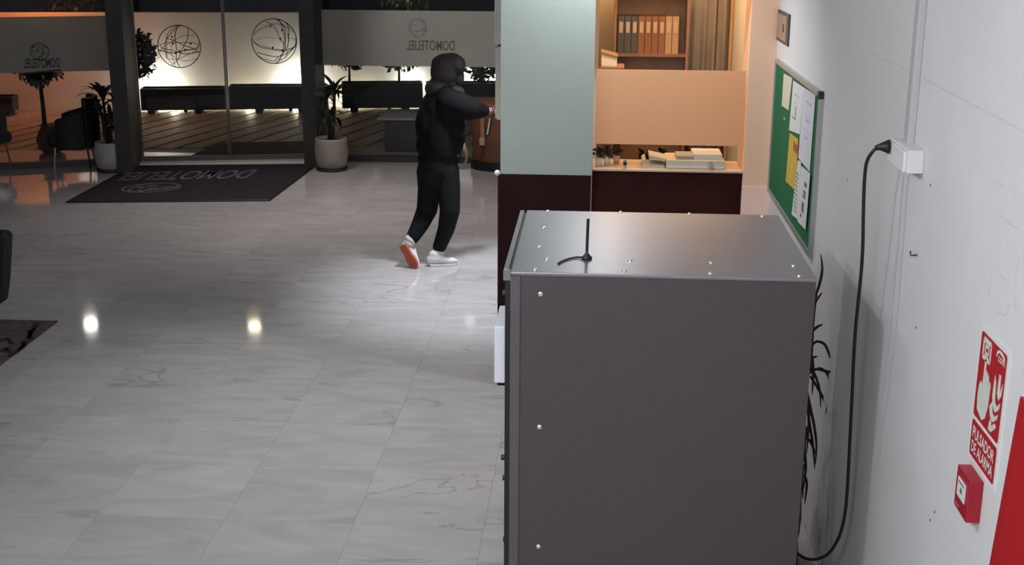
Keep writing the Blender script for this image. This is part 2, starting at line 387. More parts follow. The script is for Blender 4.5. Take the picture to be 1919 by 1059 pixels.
# decking boards, laid aslant
DECK = mat('decking_board', (.23, .19, .145), .55, noise=.25, nscale=6, rnd=.22)
a0 = Zp(285, 262); a1 = Zp(420, 226); dv = (a1-a0); dv.z = 0; dlen = dv.length; dv.normalize(); dn = Vector((-dv.y, dv.x, 0))
bw = .30
for k in range(-16, 24):
    # clip each board to the terrace strip between the doors and the garden wall
    c = a0 + dn*(k*bw); P0 = S2.at(0, 0, -.12); n = S2.n
    def hit(dist): return ((S2.at(0, 0, -dist)-c).dot(n))/dv.dot(n)
    t0, t1 = hit(.95), hit(DW-.02)
    p = [c+dv*t0, c+dv*t1, c+dv*t1+dn*(bw-.045)*1, c+dv*t0+dn*(bw-.045)]
    mid = (p[0]+p[1])/2
    uu = (mid-S2.o).dot(S2.u)
    if uu < -3.4 or uu > 6: continue
    mb = MB(); mb.add([Vector((q.x, q.y, -.035)) for q in p]+[Vector((q.x, q.y, 0)) for q in p], [(0,3,2,1),(4,5,6,7),(0,1,5,4),(1,2,6,5),(2,3,7,6),(3,0,4,7)])
    mb.build('decking_board', DECK, terr)
# smooth landing in front of the doors
b = MB(); b.prism([(-4, .07), (8, .07), (8, .93), (-4, .93)], lambda u, v, t: out(u, v, t), -.035, -.002); b.build('landing', mat('landing_stone', (.26, .21, .18), .6, noise=.12, nscale=4), terr)
mp = [Zp(357, 293.5), Zp(585, 290), Zp(585, 266), Zp(413, 269)]
b = MB(); b.add([Vector((q.x, q.y, -.001)) for q in mp]+[Vector((q.x, q.y, .012)) for q in mp], [(0,3,2,1),(4,5,6,7),(0,1,5,4),(1,2,6,5),(2,3,7,6),(3,0,4,7)])
tag(b.build('outdoor_mat', mat('black_rubber_mat', (.012, .011, .011), .8, noise=.2)), 'plain black doormat lying outside in front of the glass doors', 'mat')
WHT = mat('garden_wall_white', (.60, .57, .53), .85, noise=.08, nscale=2, bump=.1)
ztop = S2.uz(420, 24, -DW)[1]
b = MB(); b.prism([(-9, -.1), (9, -.1), (9, ztop), (-9, ztop)], lambda u, v, t: out(u, DW+t, v), 0, .2); struct('wall_garden', b, WHT)
# planters on feet in front of the wall
DP = DW-.62
PLM = mat('planter_dark_metal', (.006, .0065, .009), .5, noise=.15)
def planter(x0, x1, ytop, ybot, label, feet, group=True):
    ua, zt = S2.uz(x0, ytop, -DP); ub, _ = S2.uz(x1, ytop, -DP); zb = S2.uz((x0+x1)/2, ybot, -DP)[1]; zb = max(zb, .06)
    t = thing('planter_box', out((ua+ub)/2, DP+.17, 0), label, 'planter', 'planter boxes along the garden wall' if group else None)
    b = MB(); fn = lambda u, v, d: out(u, DP+d, v)
    b.prism([(ua, zb), (ub, zb), (ub, zt), (ua, zt)], fn, 0, .02); b.prism([(ua, zb), (ub, zb), (ub, zt), (ua, zt)], fn, .32, .34)
    b.prism([(ua, zb), (ua+.02, zb), (ua+.02, zt), (ua, zt)], fn, .02, .32); b.prism([(ub-.02, zb), (ub, zb), (ub, zt), (ub-.02, zt)], fn, .02, .32)
    b.prism([(ua+.02, zb), (ub-.02, zb), (ub-.02, zb+.02), (ua+.02, zb+.02)], fn, .02, .32)
    b.build('box', PLM, t)
    b = MB(); b.prism([(ua+.02, zt-.06), (ub-.02, zt-.06), (ub-.02, zt-.03), (ua+.02, zt-.03)], fn, .02, .32); b.build('soil', mat('dark_soil', (.02, .015, .012), .95, noise=.4, nscale=40, bump=.5), t)
    for fx in feet:
        uf = S2.uz(fx, ybot+4, -DP)[0]
        b = MB(); b.prism([(uf-.05, 0), (uf+.05, 0), (uf+.06, zb), (uf-.06, zb)], fn, .02, .14); b.prism([(uf-.05, 0), (uf+.05, 0), (uf+.06, zb), (uf-.06, zb)], fn, .22, .32); b.build('foot', PLM, t)
    for fx in [(feet[0]+feet[-1])/2+18]:
        uf = S2.uz(fx, ybot+4, -DP)[0]; b = MB(); b.ball(out(uf, DP+.16, zb*.5), zb*.5, seg=12, rings=8); b.build('castor', BLACK, t, smooth=True)
    return t, ua, ub, zt
planter(262, 421, 167, 212, 'black planter box on feet behind the door leaf beside the clipped round tree', (284, 372))
planter(428, 612, 162.5, 207.5, 'black planter box on feet behind the door leaf nearer the potted dracaena with cream pot', (486, 566))
_, pu0, pu1, pzt = planter(640, 792, 157, 205, 'dark planter box holding a thin-stemmed tree, behind the frosted window next to the person', (664, 760))
planter(800, 990, 157, 205, 'dark planter box behind the person in the hood', (830, 960))
planter(-150, 22, 184, 232, 'dark planter box before the orange lit stretch of garden wall', (-120, 12))
# uplights behind the planters washing the wall
def uplight(x, y, power, col, dd=.2, r=.05):
    u, z = S2.uz(x, y, -DW); light('wall_washer_light', 'POINT', out(u, DW-dd, max(z, .2)), power, col, r)
uplight(300, 164, 26, WHITE, .13, .03); uplight(562, 159, 30, WHITE, .13, .03); uplight(908, 152, 30, WHITE, .14, .03); uplight(770, 155, 9.0, WHITE, .14, .03)
uplight(690, 165, .8, (1, .92, .7), .15)
for x, y, pw in ((330, 214, 8), (470, 212, 7), (560, 210, 14), (660, 208, 6)):
    u, z = S2.uz(x, y, -DW); light('deck_wash_light', 'POINT', out(u, DW-.10, .07), pw, (1, .88, .6), .03)
def wash(x, y, power, col, dd, size, zz):
    u, z = S2.uz(x, y, -DW); light('warm_wash_light', 'AREA', out(u, DW-dd, zz), power, col, size, size, out(u, DW, z))
wash(95, 190, 21, (1, .22, .02), .55, .25, 2.3); wash(60, 80, 8, (1, .22, .02), .8, .3, 2.5)
# porch canopy and its two small downlights (mirrored in the polished floor)
POR = 2.95
b = MB(); b.prism([(-9, .1), (9, .1), (9, DW-.6), (-9, DW-.6)], lambda u, v, t: out(u, v, t), POR, POR+.12); struct('ceiling_porch', b, mat('porch_soffit', (.05, .045, .045), .8, noise=.1))
LAMP = mat('lamp_face', (1, 1, 1), .5, emit=(1, .95, .86), estr=60)
LAMP2 = mat('lamp_face_warm', (1, 1, 1), .5, emit=(1, .80, .52), estr=38)
for (x, y), m, lb in (((170, 606), LAMP, 'small white round downlight recessed in the porch ceiling, mirrored in the floor'), ((477, 610), LAMP2, 'small warm round downlight recessed in the porch ceiling, mirrored in the floor')):
    p = Zp(x, y); k = (CAMH+POR-.02)/CAMH; q = Vector((p.x*k, p.y*k, POR))
    t = thing('downlight', q, lb, 'lamp')
    b = MB(); b.lathe([(.092, 0), (.12, 0), (.12, -.006), (.092, -.006)], q, 20, cap=False); b.build('trim_ring', ALU, t)
    b = MB(); b.lathe([(.001, -.034), (.03, -.032), (.06, -.026), (.08, -.014), (.09, -.001)], q, 20); b.build('lamp_face', m, t)

# ---- foliage
LEAFD = mat('dark_green_leaf', (.020, .030, .012), .55, noise=.3, nscale=9)
LEAFL = mat('olive_leaf', (.06, .065, .022), .5, noise=.3, nscale=9)
BARK = mat('bark', (.035, .025, .018), .9, noise=.3, nscale=20, bump=.5)
def crown(c, rx, ry, rz, n, size, seed, hollow=.55):
    rnd = random.Random(seed); mb = MB()
    for i in range(n):
        d = Vector((rnd.gauss(0, 1), rnd.gauss(0, 1), rnd.gauss(0, 1))).normalized(); q = hollow+(1-hollow)*rnd.random()**.6
        p = Vector(c)+Vector((d.x*rx*q, d.y*ry*q, d.z*rz*q))
        a = Vector((rnd.gauss(0, 1), rnd.gauss(0, 1), rnd.gauss(0, 1)-.4)).normalized(); s_ = a.cross(Vector((rnd.random(), rnd.random(), rnd.random()))).normalized()
        l = size*rnd.uniform(.7, 1.3); w = l*.28
        mb.add([p, p+a*l*.5+s_*w, p+a*l, p+a*l*.5-s_*w], [(0, 1, 2, 3)])
    return mb
def tree(name, label, base, h, r, seed, n=700, m=LEAFD, size=.07, stem=.025, group=None, rz=None, bow=0):
    t = thing(name, base, label, 'tree', group); base = Vector(base)
    top = base+Vector((bow, 0, h))
    b = MB(); b.tube([base, base+Vector((bow*.3, .01, h*.4)), base+Vector((bow*.7, 0, h*.8)), top], [stem, stem*.85, stem*.7, stem*.5], 8)
    rnd = random.Random(seed)
    for k in range(7):
        a = 2*PI*k/7+rnd.random(); b.tube([top-Vector((0, 0, r*.5)), top+Vector((math.cos(a)*r*.5, math.sin(a)*r*.5, r*.1)), top+Vector((math.cos(a)*r*.8, math.sin(a)*r*.8, r*rnd.uniform(-.2, .6)))], [stem*.5, stem*.3, .004], 6)
    b.build('trunk', BARK, t, smooth=True)
    f = crown(top+Vector((0, 0, r*.15)), r, r, rz or r, n, size, seed).build('foliage', m, t, fix=False); f['kind'] = 'stuff'
    return t
# leafy tree in a terracotta urn beyond the left window
pt = Zp(61, 300); urn = thing('urn_planter', (pt.x, pt.y+.55, 0), 'reddish urn planter holding the round leafy tree outside the window behind the armchairs', 'planter')
b = MB(); b.lathe([(.09, 0), (.15, .04), (.17, .16), (.13, .26), (.10, .30), (.13, .33), (.115, .33), (.085, .29), (.001, .28)], (pt.x, pt.y+.55, 0), 24); b.build('urn', mat('brown_terracotta', (.10, .045, .03), .55, noise=.3), urn, smooth=True)
b = MB(); b.lathe([(.001, .27), (.09, .27), (.09, .285), (.001, .288)], (pt.x, pt.y+.55, 0), 16); b.build('soil', MATS['dark_soil'], urn)
tree('urn_tree', 'dark round-headed leafy tree growing in the reddish urn', (pt.x-.06, pt.y+.55, .28), .82, .34, 4, 1500, LEAFD, .085, .03, bow=-.02)
# clipped tree beside the fin, seen through the doors
ut, zt = S2.uz(252, 100, -1.9)
tree('clipped_tree', 'dark clipped round tree seen through the door glass beside the steel post', out(ut, 1.9, 0), zt-.05, .27, 9, 1500, LEAFD, .07, .03, rz=.30)
# thin-stemmed trees standing in the planters
for px_, seed, lb in ((748, 31, 'thin-stemmed tree in the planter behind the frosted window, next to the person'), (905, 37, 'small bushy tree with dark leaves in the planter box beside the hood of the person'), (655, 41, 'small bushy tree behind the potted dracaena, in the end of a planter')):
    uu, zz = S2.uz(px_, 157, -(DP+.17)); 
    tree('planter_tree', lb, out(uu, DP+.17, pzt-.03), {748: .42, 905: .26, 655: .44}[px_], {748: .34, 905: .24, 655: .30}[px_], seed, 620, LEAFD, .09, .02, 'trees in the planter boxes', rz=.26)
# trees behind the garden wall, leaning over it
for (px_, py_), seed, m, r, lb in (((765, -62), 51, LEAFL, .75, 'olive green tree crown overhanging the garden wall above the person'), ((170, 10), 57, LEAFD, .7, 'dark tree crown overhanging the garden wall above the orange light')):
    uu, zz = S2.uz(px_, py_, -(DW+1.0)); tree('overhanging_tree', lb, out(uu, DW+1.0, -.03), zz, r, seed, 1300, m, .12, .06)
light('tree_fill_light', 'SPOT', out(S2.uz(760, 0, -DW)[0], DW-.5, 2.9), 130, (1, .9, .6), .05, target=out(S2.uz(760, 0, -DW)[0], DW+.8, 1.75), spot=1.0)  # spot added out of view to brighten the overhanging crown
# pale-topped dark bin box outside the right window
b0 = Zp(722, 284); b1 = Zp(800, 284); 
t = thing('outdoor_bin', ((b0.x+b1.x)/2, b0.y+.25, 0), 'squat dark outdoor box with pale stone top, seen through the window behind the person', 'box')
hb = Yp(b0.y, 722, 225).z
b = MB(); b.box((b0.x, b0.y, 0), (b1.x, b0.y+.5, hb)); b.build('body', mat('outdoor_box_dark', (.03, .028, .032), .6, noise=.2), t, bevel=.01)
b = MB(); b.box((b0.x-.09, b0.y-.03, hb), (b1.x+.05, b0.y+.75, hb+.03)); b.build('lid', mat('pale_stone_top', (.30, .30, .28), .5, noise=.15), t, bevel=.008)

# ================================================================== LOBBY THINGS
# ---- big door mat
def flat_poly(pts, z0, z1): 
    mb = MB(); n = len(pts); return mb.add([Vector((q.x, q.y, z0)) for q in pts]+[Vector((q.x, q.y, z1)) for q in pts], [tuple(reversed(range(n))), tuple(range(n, 2*n))]+[(i, (i+1) % n, n+(i+1) % n, n+i) for i in range(n)])
q = [Zp(125, 380.3), Zp(504, 377), Zp(589, 313), Zp(572, 308.5), Zp(263, 311), Zp(236, 319.5)]
t = thing('door_mat', (q[0]+q[1]+q[2]+q[5])/4, 'large charcoal doormat with faint emblem and letters before the glass doors', 'mat')
MATM = mat('charcoal_mat_pile', (.040, .033, .040), .95, spec=.1, noise=.15, nscale=30, bump=.4, bscale=300)
flat_poly(q, 0, .008).build('pile', MATM, t)
qi = [Zp(112, 381.5), Zp(506, 378.2), Zp(594, 312.5), Zp(589, 313), Zp(504, 377), Zp(125, 380.3)]
rim = MB()
for a, c_ in ((q[0], q[1]), (q[1], q[2]), (q[5], q[0])): rim.tube([a+Vector((0, 0, .004)), c_+Vector((0, 0, .004))], .012, 6)
rim.build('rubber_edge', BLACK, t)
def bil(u, v):      # mat coordinates: u across, v towards the doors
    A, B_, C_, D_ = q[0], q[1], q[2], Zp(232, 321); return (A*(1-u)+B_*u)*(1-v) + (D_*(1-u)+C_*u)*v
MATP = mat('mat_print_grey', (.15, .14, .16), .95, noise=.3, nscale=20)
fnm = lambda u, v, tt: bil(u, v)+Vector((0, 0, tt))
lettering('DOMOTELIEL', fnm, .72, .02, .93, .64, .0095, MATP, 'lettering', t, bold=.012)
b = MB()
fng = lambda u, v, tt: bil(.30+u, .40+v)+Vector((0, 0, tt)); globe_lines(b, 0, 0, .14, fng, .008, .0095, .010, 8, 6); b.build('globe_emblem', MATP, t)
# ---- small mat at the left edge
q2 = [Zp(109, 603), Zp(-250, 596), Zp(-470, 672), Zp(-92, 760)]
q2 = [Zp(109, 603), Zp(-300, 594.5), Zp(-520, 690), Zp(-82, 749)]
t = thing('floor_mat', (q2[0]+q2[2])/2, 'mottled reddish-grey floor mat with black branching print lying on the marble', 'mat')
flat_poly(q2, 0, .008).build('pile', mat('mottled_mat_pile', (.115, .085, .092), .95, spec=.1, noise=.45, nscale=26, bump=.4, bscale=250), t)
b = MB()
for pts in ([(76, 604), (60, 622), (50, 640), (36, 655)], [(66, 604), (62, 616), (50, 634)], [(52, 618), (58, 630), (60, 637)], [(40, 640), (46, 648), (30, 660), (16, 668)], [(0, 640), (14, 634), (22, 645)], [(4, 660), (12, 652), (20, 662)]):
    b_pts = [Zp(x, y, .0085) for x, y in pts]; b.tube(b_pts, .014, 4, ry=.0015, up=(0, 0, 1)) if False else ribbon(b, [(p.x, p.y) for p in b_pts], .028, lambda u, v, tt: Vector((u, v, tt)), .008, .0095)
b.build('printed_branches', BLACK, t)

# ---- potted dracaenas
SOIL = MATS['dark_soil']
def leaf_mesh(L, droop, w, seg=5):
    vs_ = []; fs_ = []; x = z = 0.0
    for i in range(seg+1):
        s_ = i/seg; th = .95-droop*1.35*s_
        if i: x += L/seg*math.cos(th); z += L/seg*math.sin(th)
        ww = w*(math.sin(PI*min(1, .12+.88*s_))**.7 if i < seg else 0.03)
        vs_ += [Vector((x, -ww, z)), Vector((x, 0, z-.15*ww)), Vector((x, ww, z))]
    for i in range(seg):
        for k in range(2): fs_.append((i*3+k, i*3+k+1, (i+1)*3+k+1, (i+1)*3+k))
    me = bpy.data.meshes.new('leaf'); me.from_pydata(vs_, [], fs_); 
    for p in me.polygons: p.use_smooth = True
    return me
LEAFP = mat('dracaena_leaf', (.022, .030, .016), .4, noise=.25, nscale=12)
LEAFV = [leaf_mesh(.33, .75, .030), leaf_mesh(.36, 1.15, .028), leaf_mesh(.28, .35, .028), leaf_mesh(.32, 1.6, .026)]
for l in LEAFV: l.materials.append(LEAFP)
def put_leaf(plant, loc, az, tilt, k, s_=1):
    o = bpy.data.objects.new('leaf', LEAFV[k]); COL.objects.link(o); o.parent = plant; o.location = Vector(loc)-base_of(plant)
    o.rotation_euler = (0, tilt, az); o.scale = (s_, s_, s_)
def pot(base, r, h, label, m):
    t = thing('plant_pot', base, label, 'pot')
    b = MB(); b.lathe([(r*.74, .028), (r*.86, .04), (r*.97, h*.35), (r, h*.6), (r*.95, h*.93), (r*.93, h), (r*.84, h), (r*.86, h*.85), (.001, h*.84)], base, 32); b.build('pot_body', m, t, smooth=True)
    b = MB(); b.lathe([(r*.80, 0), (r*.93, .006), (r*.96, .03), (r*.90, .03), (r*.85, .012), (.001, .012)], base, 28); b.build('saucer', mat('dark_saucer', (.03, .02, .018), .5, noise=.1), t, smooth=True)
    b = MB(); b.lathe([(.001, h*.83), (r*.84, h*.83), (r*.84, h*.9), (.001, h*.92)], base, 24); b.build('soil', SOIL, t)
    return t
def dracaena(base, zsoil, tufts, label, seed):
    t = thing('dracaena_plant', (base.x, base.y, zsoil), label, 'plant', 'potted dracaenas beside the doors'); rnd = random.Random(seed)
    for (ox, oy, z, n, s_, up) in tufts:
        p = Vector((base.x+ox, base.y+oy, z)); b = MB(); b.tube([Vector((base.x+ox*.3, base.y+oy*.3, zsoil)), Vector((base.x+ox*.7, base.y+oy*.7, (z+zsoil)/2)), p], [.022, .018, .015], 8); b.build('cane', BARK, t, smooth=True)
        for i in range(n):
            put_leaf(t, p+Vector((0, 0, -.10*i/n)), i*2.399+rnd.random()*.5, rnd.uniform(-.35, .75)-up*.5, rnd.choice((0, 0, 1, 2, 3)), s_*rnd.uniform(.75, 1.1))
    return t
pr = Zp(622, 318); 
pr.z = 0
hz = Yp(pr.y, 622, 258).z
pot(pr, .187, hz, 'cream rounded ceramic pot with dark saucer beside the door post', mat('cream_ceramic', (.30, .265, .225), .5, noise=.12, nscale=6))
z1 = Yp(pr.y, 630, 158).z; z2 = Yp(pr.y, 620, 226).z
dracaena(pr, hz*.87, [(.06, 0, z1-.03, 30, .85, .15), (-.01, .03, z2+.08, 22, .8, .0), (-.03, -.02, z1-.10, 14, .8, .1)], 'dracaena plant growing in the cream rounded pot', 5)
pl = Zp(210, 320); pl.z = 0; hz2 = Yp(pl.y, 213, 265).z
pot(pl, .172, hz2, 'white rounded ceramic pot standing next to the black armchair', mat('white_ceramic', (.42, .40, .40), .45, noise=.08, nscale=6))
z1 = Yp(pl.y, 207, 175).z; z2 = Yp(pl.y, 207, 222).z
dracaena(pl, hz2*.87, [(-.04, 0, z1, 20, 1.0, .35), (.02, .03, z2, 16, .95, .05), (-.06, -.04, z1-.16, 14, .95, .1)], 'dark dracaena plant growing in the white rounded pot by the armchair', 6)

# ---- tub armchairs by the left window
def armchair(base, rz, label):
    t = thing('armchair', (0, 0, 0), label, 'chair')
    # built at the origin, facing +x, then placed
    seat = MB(); seat.box((-.25, -.25, .27), (.30, .25, .42)); seat.build('seat', BLACKF, t, bevel=.05)
    def shell(name, a0, a1, h0, h1, r0=.29, r1=.36):
        mb = MB(); n = 14; vs_ = []; fs_ = []
        for i in range(n+1):
            a = a0+(a1-a0)*i/n
            for rr, zz in ((r0, .25), (r1, .25), (r1, h0+(h1-h0)*i/n if True else 0), (r0, h0+(h1-h0)*i/n)):
                vs_.append(Vector((rr*math.cos(a)*1.0, rr*math.sin(a)*.95, zz)))
        for i in range(n):
            for k in range(4): fs_.append((i*4+k, i*4+(k+1) % 4, (i+1)*4+(k+1) % 4, (i+1)*4+k))
        fs_.append((0, 1, 2, 3)); fs_.append((n*4+3, n*4+2, n*4+1, n*4))
        mb.add(vs_, fs_); return mb.build(name, BLACKF, t, bevel=.02)
    shell('backrest', PI*.70, PI*1.30, .84, .84); shell('armrest', PI*.34, PI*.70, .60, .70); shell('armrest', PI*1.66, PI*1.30, .60, .70)
    for x, y in ((.20, .20), (.20, -.20), (-.2, .2), (-.2, -.2)):
        b = MB(); b.tube([(x, y, .27), (x*1.15, y*1.15, 0)], [.013, .009], 8); b.build('leg', CHROME if x > 0 else BLACK, t)
    t.location = base; t.rotation_euler = (0, 0, rz); t.scale = (.84, .84, .95); return t
ac = Zp(141, 313)
ch = armchair((ac.x, ac.y, 0), PI+.25, 'black tub armchair on thin metal legs next to the white pot')
ac2 = Zp(-28, 312)
copy_tree(ch, (ac2.x, ac2.y, 0), -.3, 'black tub armchair on the far side of the urn tree from the white pot')
# ---- black office chair at the left edge
oc = Zp(-60, 640); oc.z = 0
t = thing('office_chair', oc, 'black padded office chair standing beside the mottled mat', 'chair')
def rp(px_, py_): v = Yp(oc.y, px_, py_); return (v.x, v.z)
poly = [rp(-78, 436), rp(-60, 430), rp(14, 432), rp(21, 441), rp(17, 520), rp(12, 562), rp(-4, 572), rp(-70, 572), rp(-84, 560)]
b = MB(); b.prism(poly[::-1], lambda u, v, tt: Vector((u, oc.y+tt, v)), -.05, .04); b.build('backrest', BLACKF, t, bevel=.02)
zs = poly[6][1]; cx = oc.x
b = MB(); b.box((cx-.24, oc.y-.50, .44), (cx+.20, oc.y-.06, .53)); b.build('seat', BLACKF, t, bevel=.03)
b = MB(); b.tube([(cx, oc.y+.055, zs+.12), (cx, oc.y+.06, .5), (cx, oc.y-.1, .43)], .02, 8); b.build('back_bar', BLACK, t)
b = MB(); b.tube([(cx, oc.y-.27, .45), (cx, oc.y-.27, .08)], .028, 10); b.build('gas_column', CHROME, t)
for k in range(5):
    a = 2*PI*k/5+.9; e = Vector((cx+.24*math.cos(a), oc.y-.27+.24*math.sin(a), .06))
    b = MB(); b.tube([(cx, oc.y-.27, .10), e], [.022, .015], 8); lg = b.build('base_arm', BLACK, t)
    b = MB(); b.lathe([(.001, -.012), (.028, -.012), (.028, .012), (.001, .012)], (e.x, e.y, .028), 14, 'x'); b.build('castor', BLACK, lg)
# ---- curved wooden desk past the column
dk = Zp(945, 322); 
t = thing('curved_desk', (dk.x, dk.y+.2, 0), 'brown wooden desk with rounded end on a black plinth, next to the green column', 'desk')
def rounded(x0, x1, y0, y1, r, n=10):
    pts = [(x1, y0), (x1, y1), (x0, y1)]
    for i in range(n+1):
        a = PI - PI/2*(-i/n) ; pts.append((x0+r+r*math.cos(PI+PI/2*i/n), y0+r+r*math.sin(PI+PI/2*i/n)))
    return pts
xe = Yp(dk.y, 877, 300).x; htop = Yp(dk.y, 905, 196).z
fz = lambda u, v, tt: Vector((u, v, tt))
ry_ = .34
pp = rounded(xe, -.12, dk.y-.03, dk.y+.65, ry_)
b = MB(); b.prism(rounded(xe+.0, -.12, dk.y-.03, dk.y+.65, ry_), fz, 0, .10); b.build('plinth', BLACK, t)
b = MB(); b.prism(rounded(xe+.02, -.12, dk.y-.01, dk.y+.65, ry_-.02), fz, .10, htop-.03); b.build('body', mat('red_brown_wood', (.17, .062, .032), .4, noise=.3, nscale=5), t)
b = MB(); b.prism(rounded(xe, -.12, dk.y-.03, dk.y+.67, ry_), fz, htop-.03, htop); b.build('desktop', mat('red_brown_wood_top', (.20, .075, .04), .35, noise=.25, nscale=5), t, bevel=.006)
b = MB(); yy = dk.y+.02
u0 = Yp(yy, 901, 240).x; u1 = Yp(yy, 908, 240).x; b.box((u0, yy-.035, Yp(yy, 900, 270).z), (u1, yy+.06, Yp(yy, 900, 212).z)); b.build('corner_strip', mat('light_wood_strip', (.34, .17, .10), .5, noise=.2), t)
u0 = Yp(yy, 899, 268).x; u1 = Yp(yy, 909, 268).x; b = MB(); b.box((u0, yy-.04, Yp(yy, 900, 271).z), (u1, yy-.035, Yp(yy, 900, 257).z)); b.build('label_card', mat('card_beige', (.5, .36, .26), .8, noise=.05), t)

# ---- thin cream boxes fixed on the side of the column
for y0, y1, nm, lb in ((-20, 81, 'wall_box', 'cream metal wall box high on the side of the green column'), (85, 221, 'wall_box', 'cream metal wall box below another one on the side of the green column')):
    zt = Yp(7.5, 932, y0).z; zl = Yp(7.5, 932, y1).z; xa = Yp(7.5, 928.5 if y0 < 0 else 930, 100).x
    t = thing(nm, (xl-.02, 7.5, zl), lb, 'box')
    b = MB(); b.box((xa+.01, 7.42, zl), (xl, 7.62, zt)); b.build('housing', mat('cream_metal', (.36, .34, .29), .5, noise=.04), t, bevel=.003)
    b = MB(); b.box((xa, 7.43, zl+.01), (xa+.01, 7.61, zt-.01)); b.build('door', mat('cream_metal_door', (.40, .38, .33), .5, noise=.04), t)

# ================================================================== RECEPTION COUNTER AND OFFICE
zc = Yp(YP, 1250, 319).z
cx0, cx1 = xr+.003, px0
t = thing('reception_counter', ((cx0+cx1)/2, YP+.2, 0), 'dark wenge reception counter with thin beige top between column and beige pillar', 'counter')
b = MB(); b.box((cx0, YP+.03, 0), (cx1-.004, YP+.06, zc-.012)); b.build('front_panel', DARKWOOD, t)
b = MB(); b.box((cx0, YP+.06, 0), (cx0+.03, YP+.33, zc-.012)); b.build('side_panel', DARKWOOD, t)
b = MB(); b.box((cx1-.034, YP+.06, 0), (cx1-.004, YP+.33, zc-.012)); b.build('side_panel', DARKWOOD, t)
b = MB(); b.box((cx0, YP+.0, zc-.012), (cx1-.002, YP+.34, zc)); b.build('counter_top', mat('beige_laminate', (.50, .38, .27), .4, noise=.05), t, bevel=.002)
# glass screen with frosted film
YG = YP+.022
sc = thing('counter_screen', ((cx0+cx1)/2, YG, zc), 'frosted tan glass screen standing on pegs above the dark counter', 'screen')
zf0 = Yp(YG, 1245, 271.5).z; zf1 = Yp(YG, 1250, 131).z
b = MB(); b.box((cx0+.01, YG, zc+.025), (cx1-.008, YG+.008, 2.295)); b.build('pane', GLASS, sc)
b = MB(); b.box((cx0+.012, YG-.003, zf0), (cx1-.010, YG-.001, zf1)); b.build('frosted_film', FROSTW, sc)
for px_ in (1171, 1330):
    p = Yp(YG, px_, 314); b = MB(); b.tube([(p.x, YG+.004, zc), (p.x, YG+.004, zc+.05)], .011, 12); b.tube([(p.x, YG-.014, zc+.032), (p.x, YG+.022, zc+.032)], .012, 12); b.build('peg', CHROME, sc, smooth=False)
# printer on the counter
ya = YP+.05
def cx_(px_, py_=300, Y=ya): return Yp(Y, px_, py_).x
zz = lambda py_, Y=ya: max(zc, Yp(Y, 1280, py_).z)
t = thing('printer', (cx_(1300), ya+.12, zc), 'low cream document printer lying on the counter behind the glass', 'printer')
x0, x1, x2 = cx_(1249), cx_(1300), cx_(1359)
b = MB(); b.box((x0, ya, zc), (x2, ya+.26, zc+.05)); b.build('body', CREAMP, t, bevel=.006)
b = MB(); b.box((x1, ya+.05, zc+.042), (x2-.012, ya+.26, zc+.080)); b.build('scanner_lid', WHITEP, t, bevel=.006)
b = MB(); b.box((cx_(1268), ya+.04, zc+.05), (cx_(1302)-.004, ya+.2, zc+.07)); b.build('control_panel', mat('light_grey_plastic', (.4, .4, .41), .5, noise=.03), t, bevel=.004)
b = MB(); b.prism([(cx_(1217), zc+.045), (x0+.02, zc+.038), (x0+.02, zc+.044), (cx_(1217), zc+.07)], lambda u, v, tt: Vector((u, ya+tt, v)), .04, .22); b.build('paper_tray', CREAMP, t)
t = thing('document_holder', (cx_(1212), ya+.1, zc), 'small cream open document holder next to the printer', 'holder')
b = MB(); b.prism([(cx_(1204), zc), (cx_(1247), zc), (cx_(1247), zc+.006), (cx_(1214), zc+.01), (cx_(1210), zc+.052), (cx_(1204), zc+.04)], lambda u, v, tt: Vector((u, ya+tt, v)), .02, .2); b.build('holder', CREAMP, t)
b = MB(); b.prism([(cx_(1214), zc+.012), (cx_(1246), zc+.006), (cx_(1246), zc+.012), (cx_(1214), zc+.018)], lambda u, v, tt: Vector((u, ya+tt, v)), .03, .19); b.build('papers', PAPER, t)
# little plants in cups at the counter's end
for k, (px_, lb, mm) in enumerate(((1122, 'small white cup holding a dark leafy sprig, against the green column', WHITEP), (1138, 'small white cup holding a dark leafy sprig, second from the green column', WHITEP), (1156, 'small pinkish cup holding a dark sprig, third from the green column', mat('pink_ceramic', (.6, .38, .34), .5, noise=.05)))):
    p = Vector((cx_(px_), ya+.04+.05*k, zc)); t = thing('cup', p, lb, 'cup')
    b = MB(); b.lathe([(.016, 0), (.022, .05), (.019, .05), (.014, .006), (.001, .006)], p, 16); b.build('cup_body', mm, t, smooth=True)
    b = MB(); b.tube([p+Vector((0, 0, .006)), p+Vector((.004, 0, .08))], .002, 5)
    b.build('stem', BARK, t)
    f = crown(p+Vector((0, 0, .085)), .03, .03, .035, 45, .03, 80+k, .1).build('leaves', LEAFD, t, fix=False); f['kind'] = 'stuff'
# low dark back desk with plant pot, seen through the slot under the film
t = thing('back_desk', (.5, 8.6, 0), 'dark brown desk standing in the office behind the counter', 'desk')
b = MB(); b.box((.22, 8.35, .86), (.98, 8.95, .90)); b.build('desktop', DARKWOOD, t)
b = MB(); b.box((.24, 8.85, 0), (.96, 8.88, .86)); b.build('back_panel', DARKWOOD, t)
for x in (.24, .92): b = MB(); b.box((x, 8.38, 0), (x+.04, 8.85, .86)); b.build('side_panel', DARKWOOD, t)
t = thing('desk_plant', (.42, 8.6, .901), 'dark leafy plant in a brown bowl on the office desk', 'plant')
b = MB(); b.lathe([(.06, 0), (.10, .09), (.09, .09), (.05, .01), (.001, .01)], (.42, 8.6, .901), 18); b.build('bowl', mat('brown_bowl', (.08, .03, .02), .5, noise=.2), t, smooth=True)
f = crown((.42, 8.6, 1.09), .16, .12, .10, 260, .07, 90, .1).build('leaves', LEAFD, t, fix=False); f['kind'] = 'stuff'
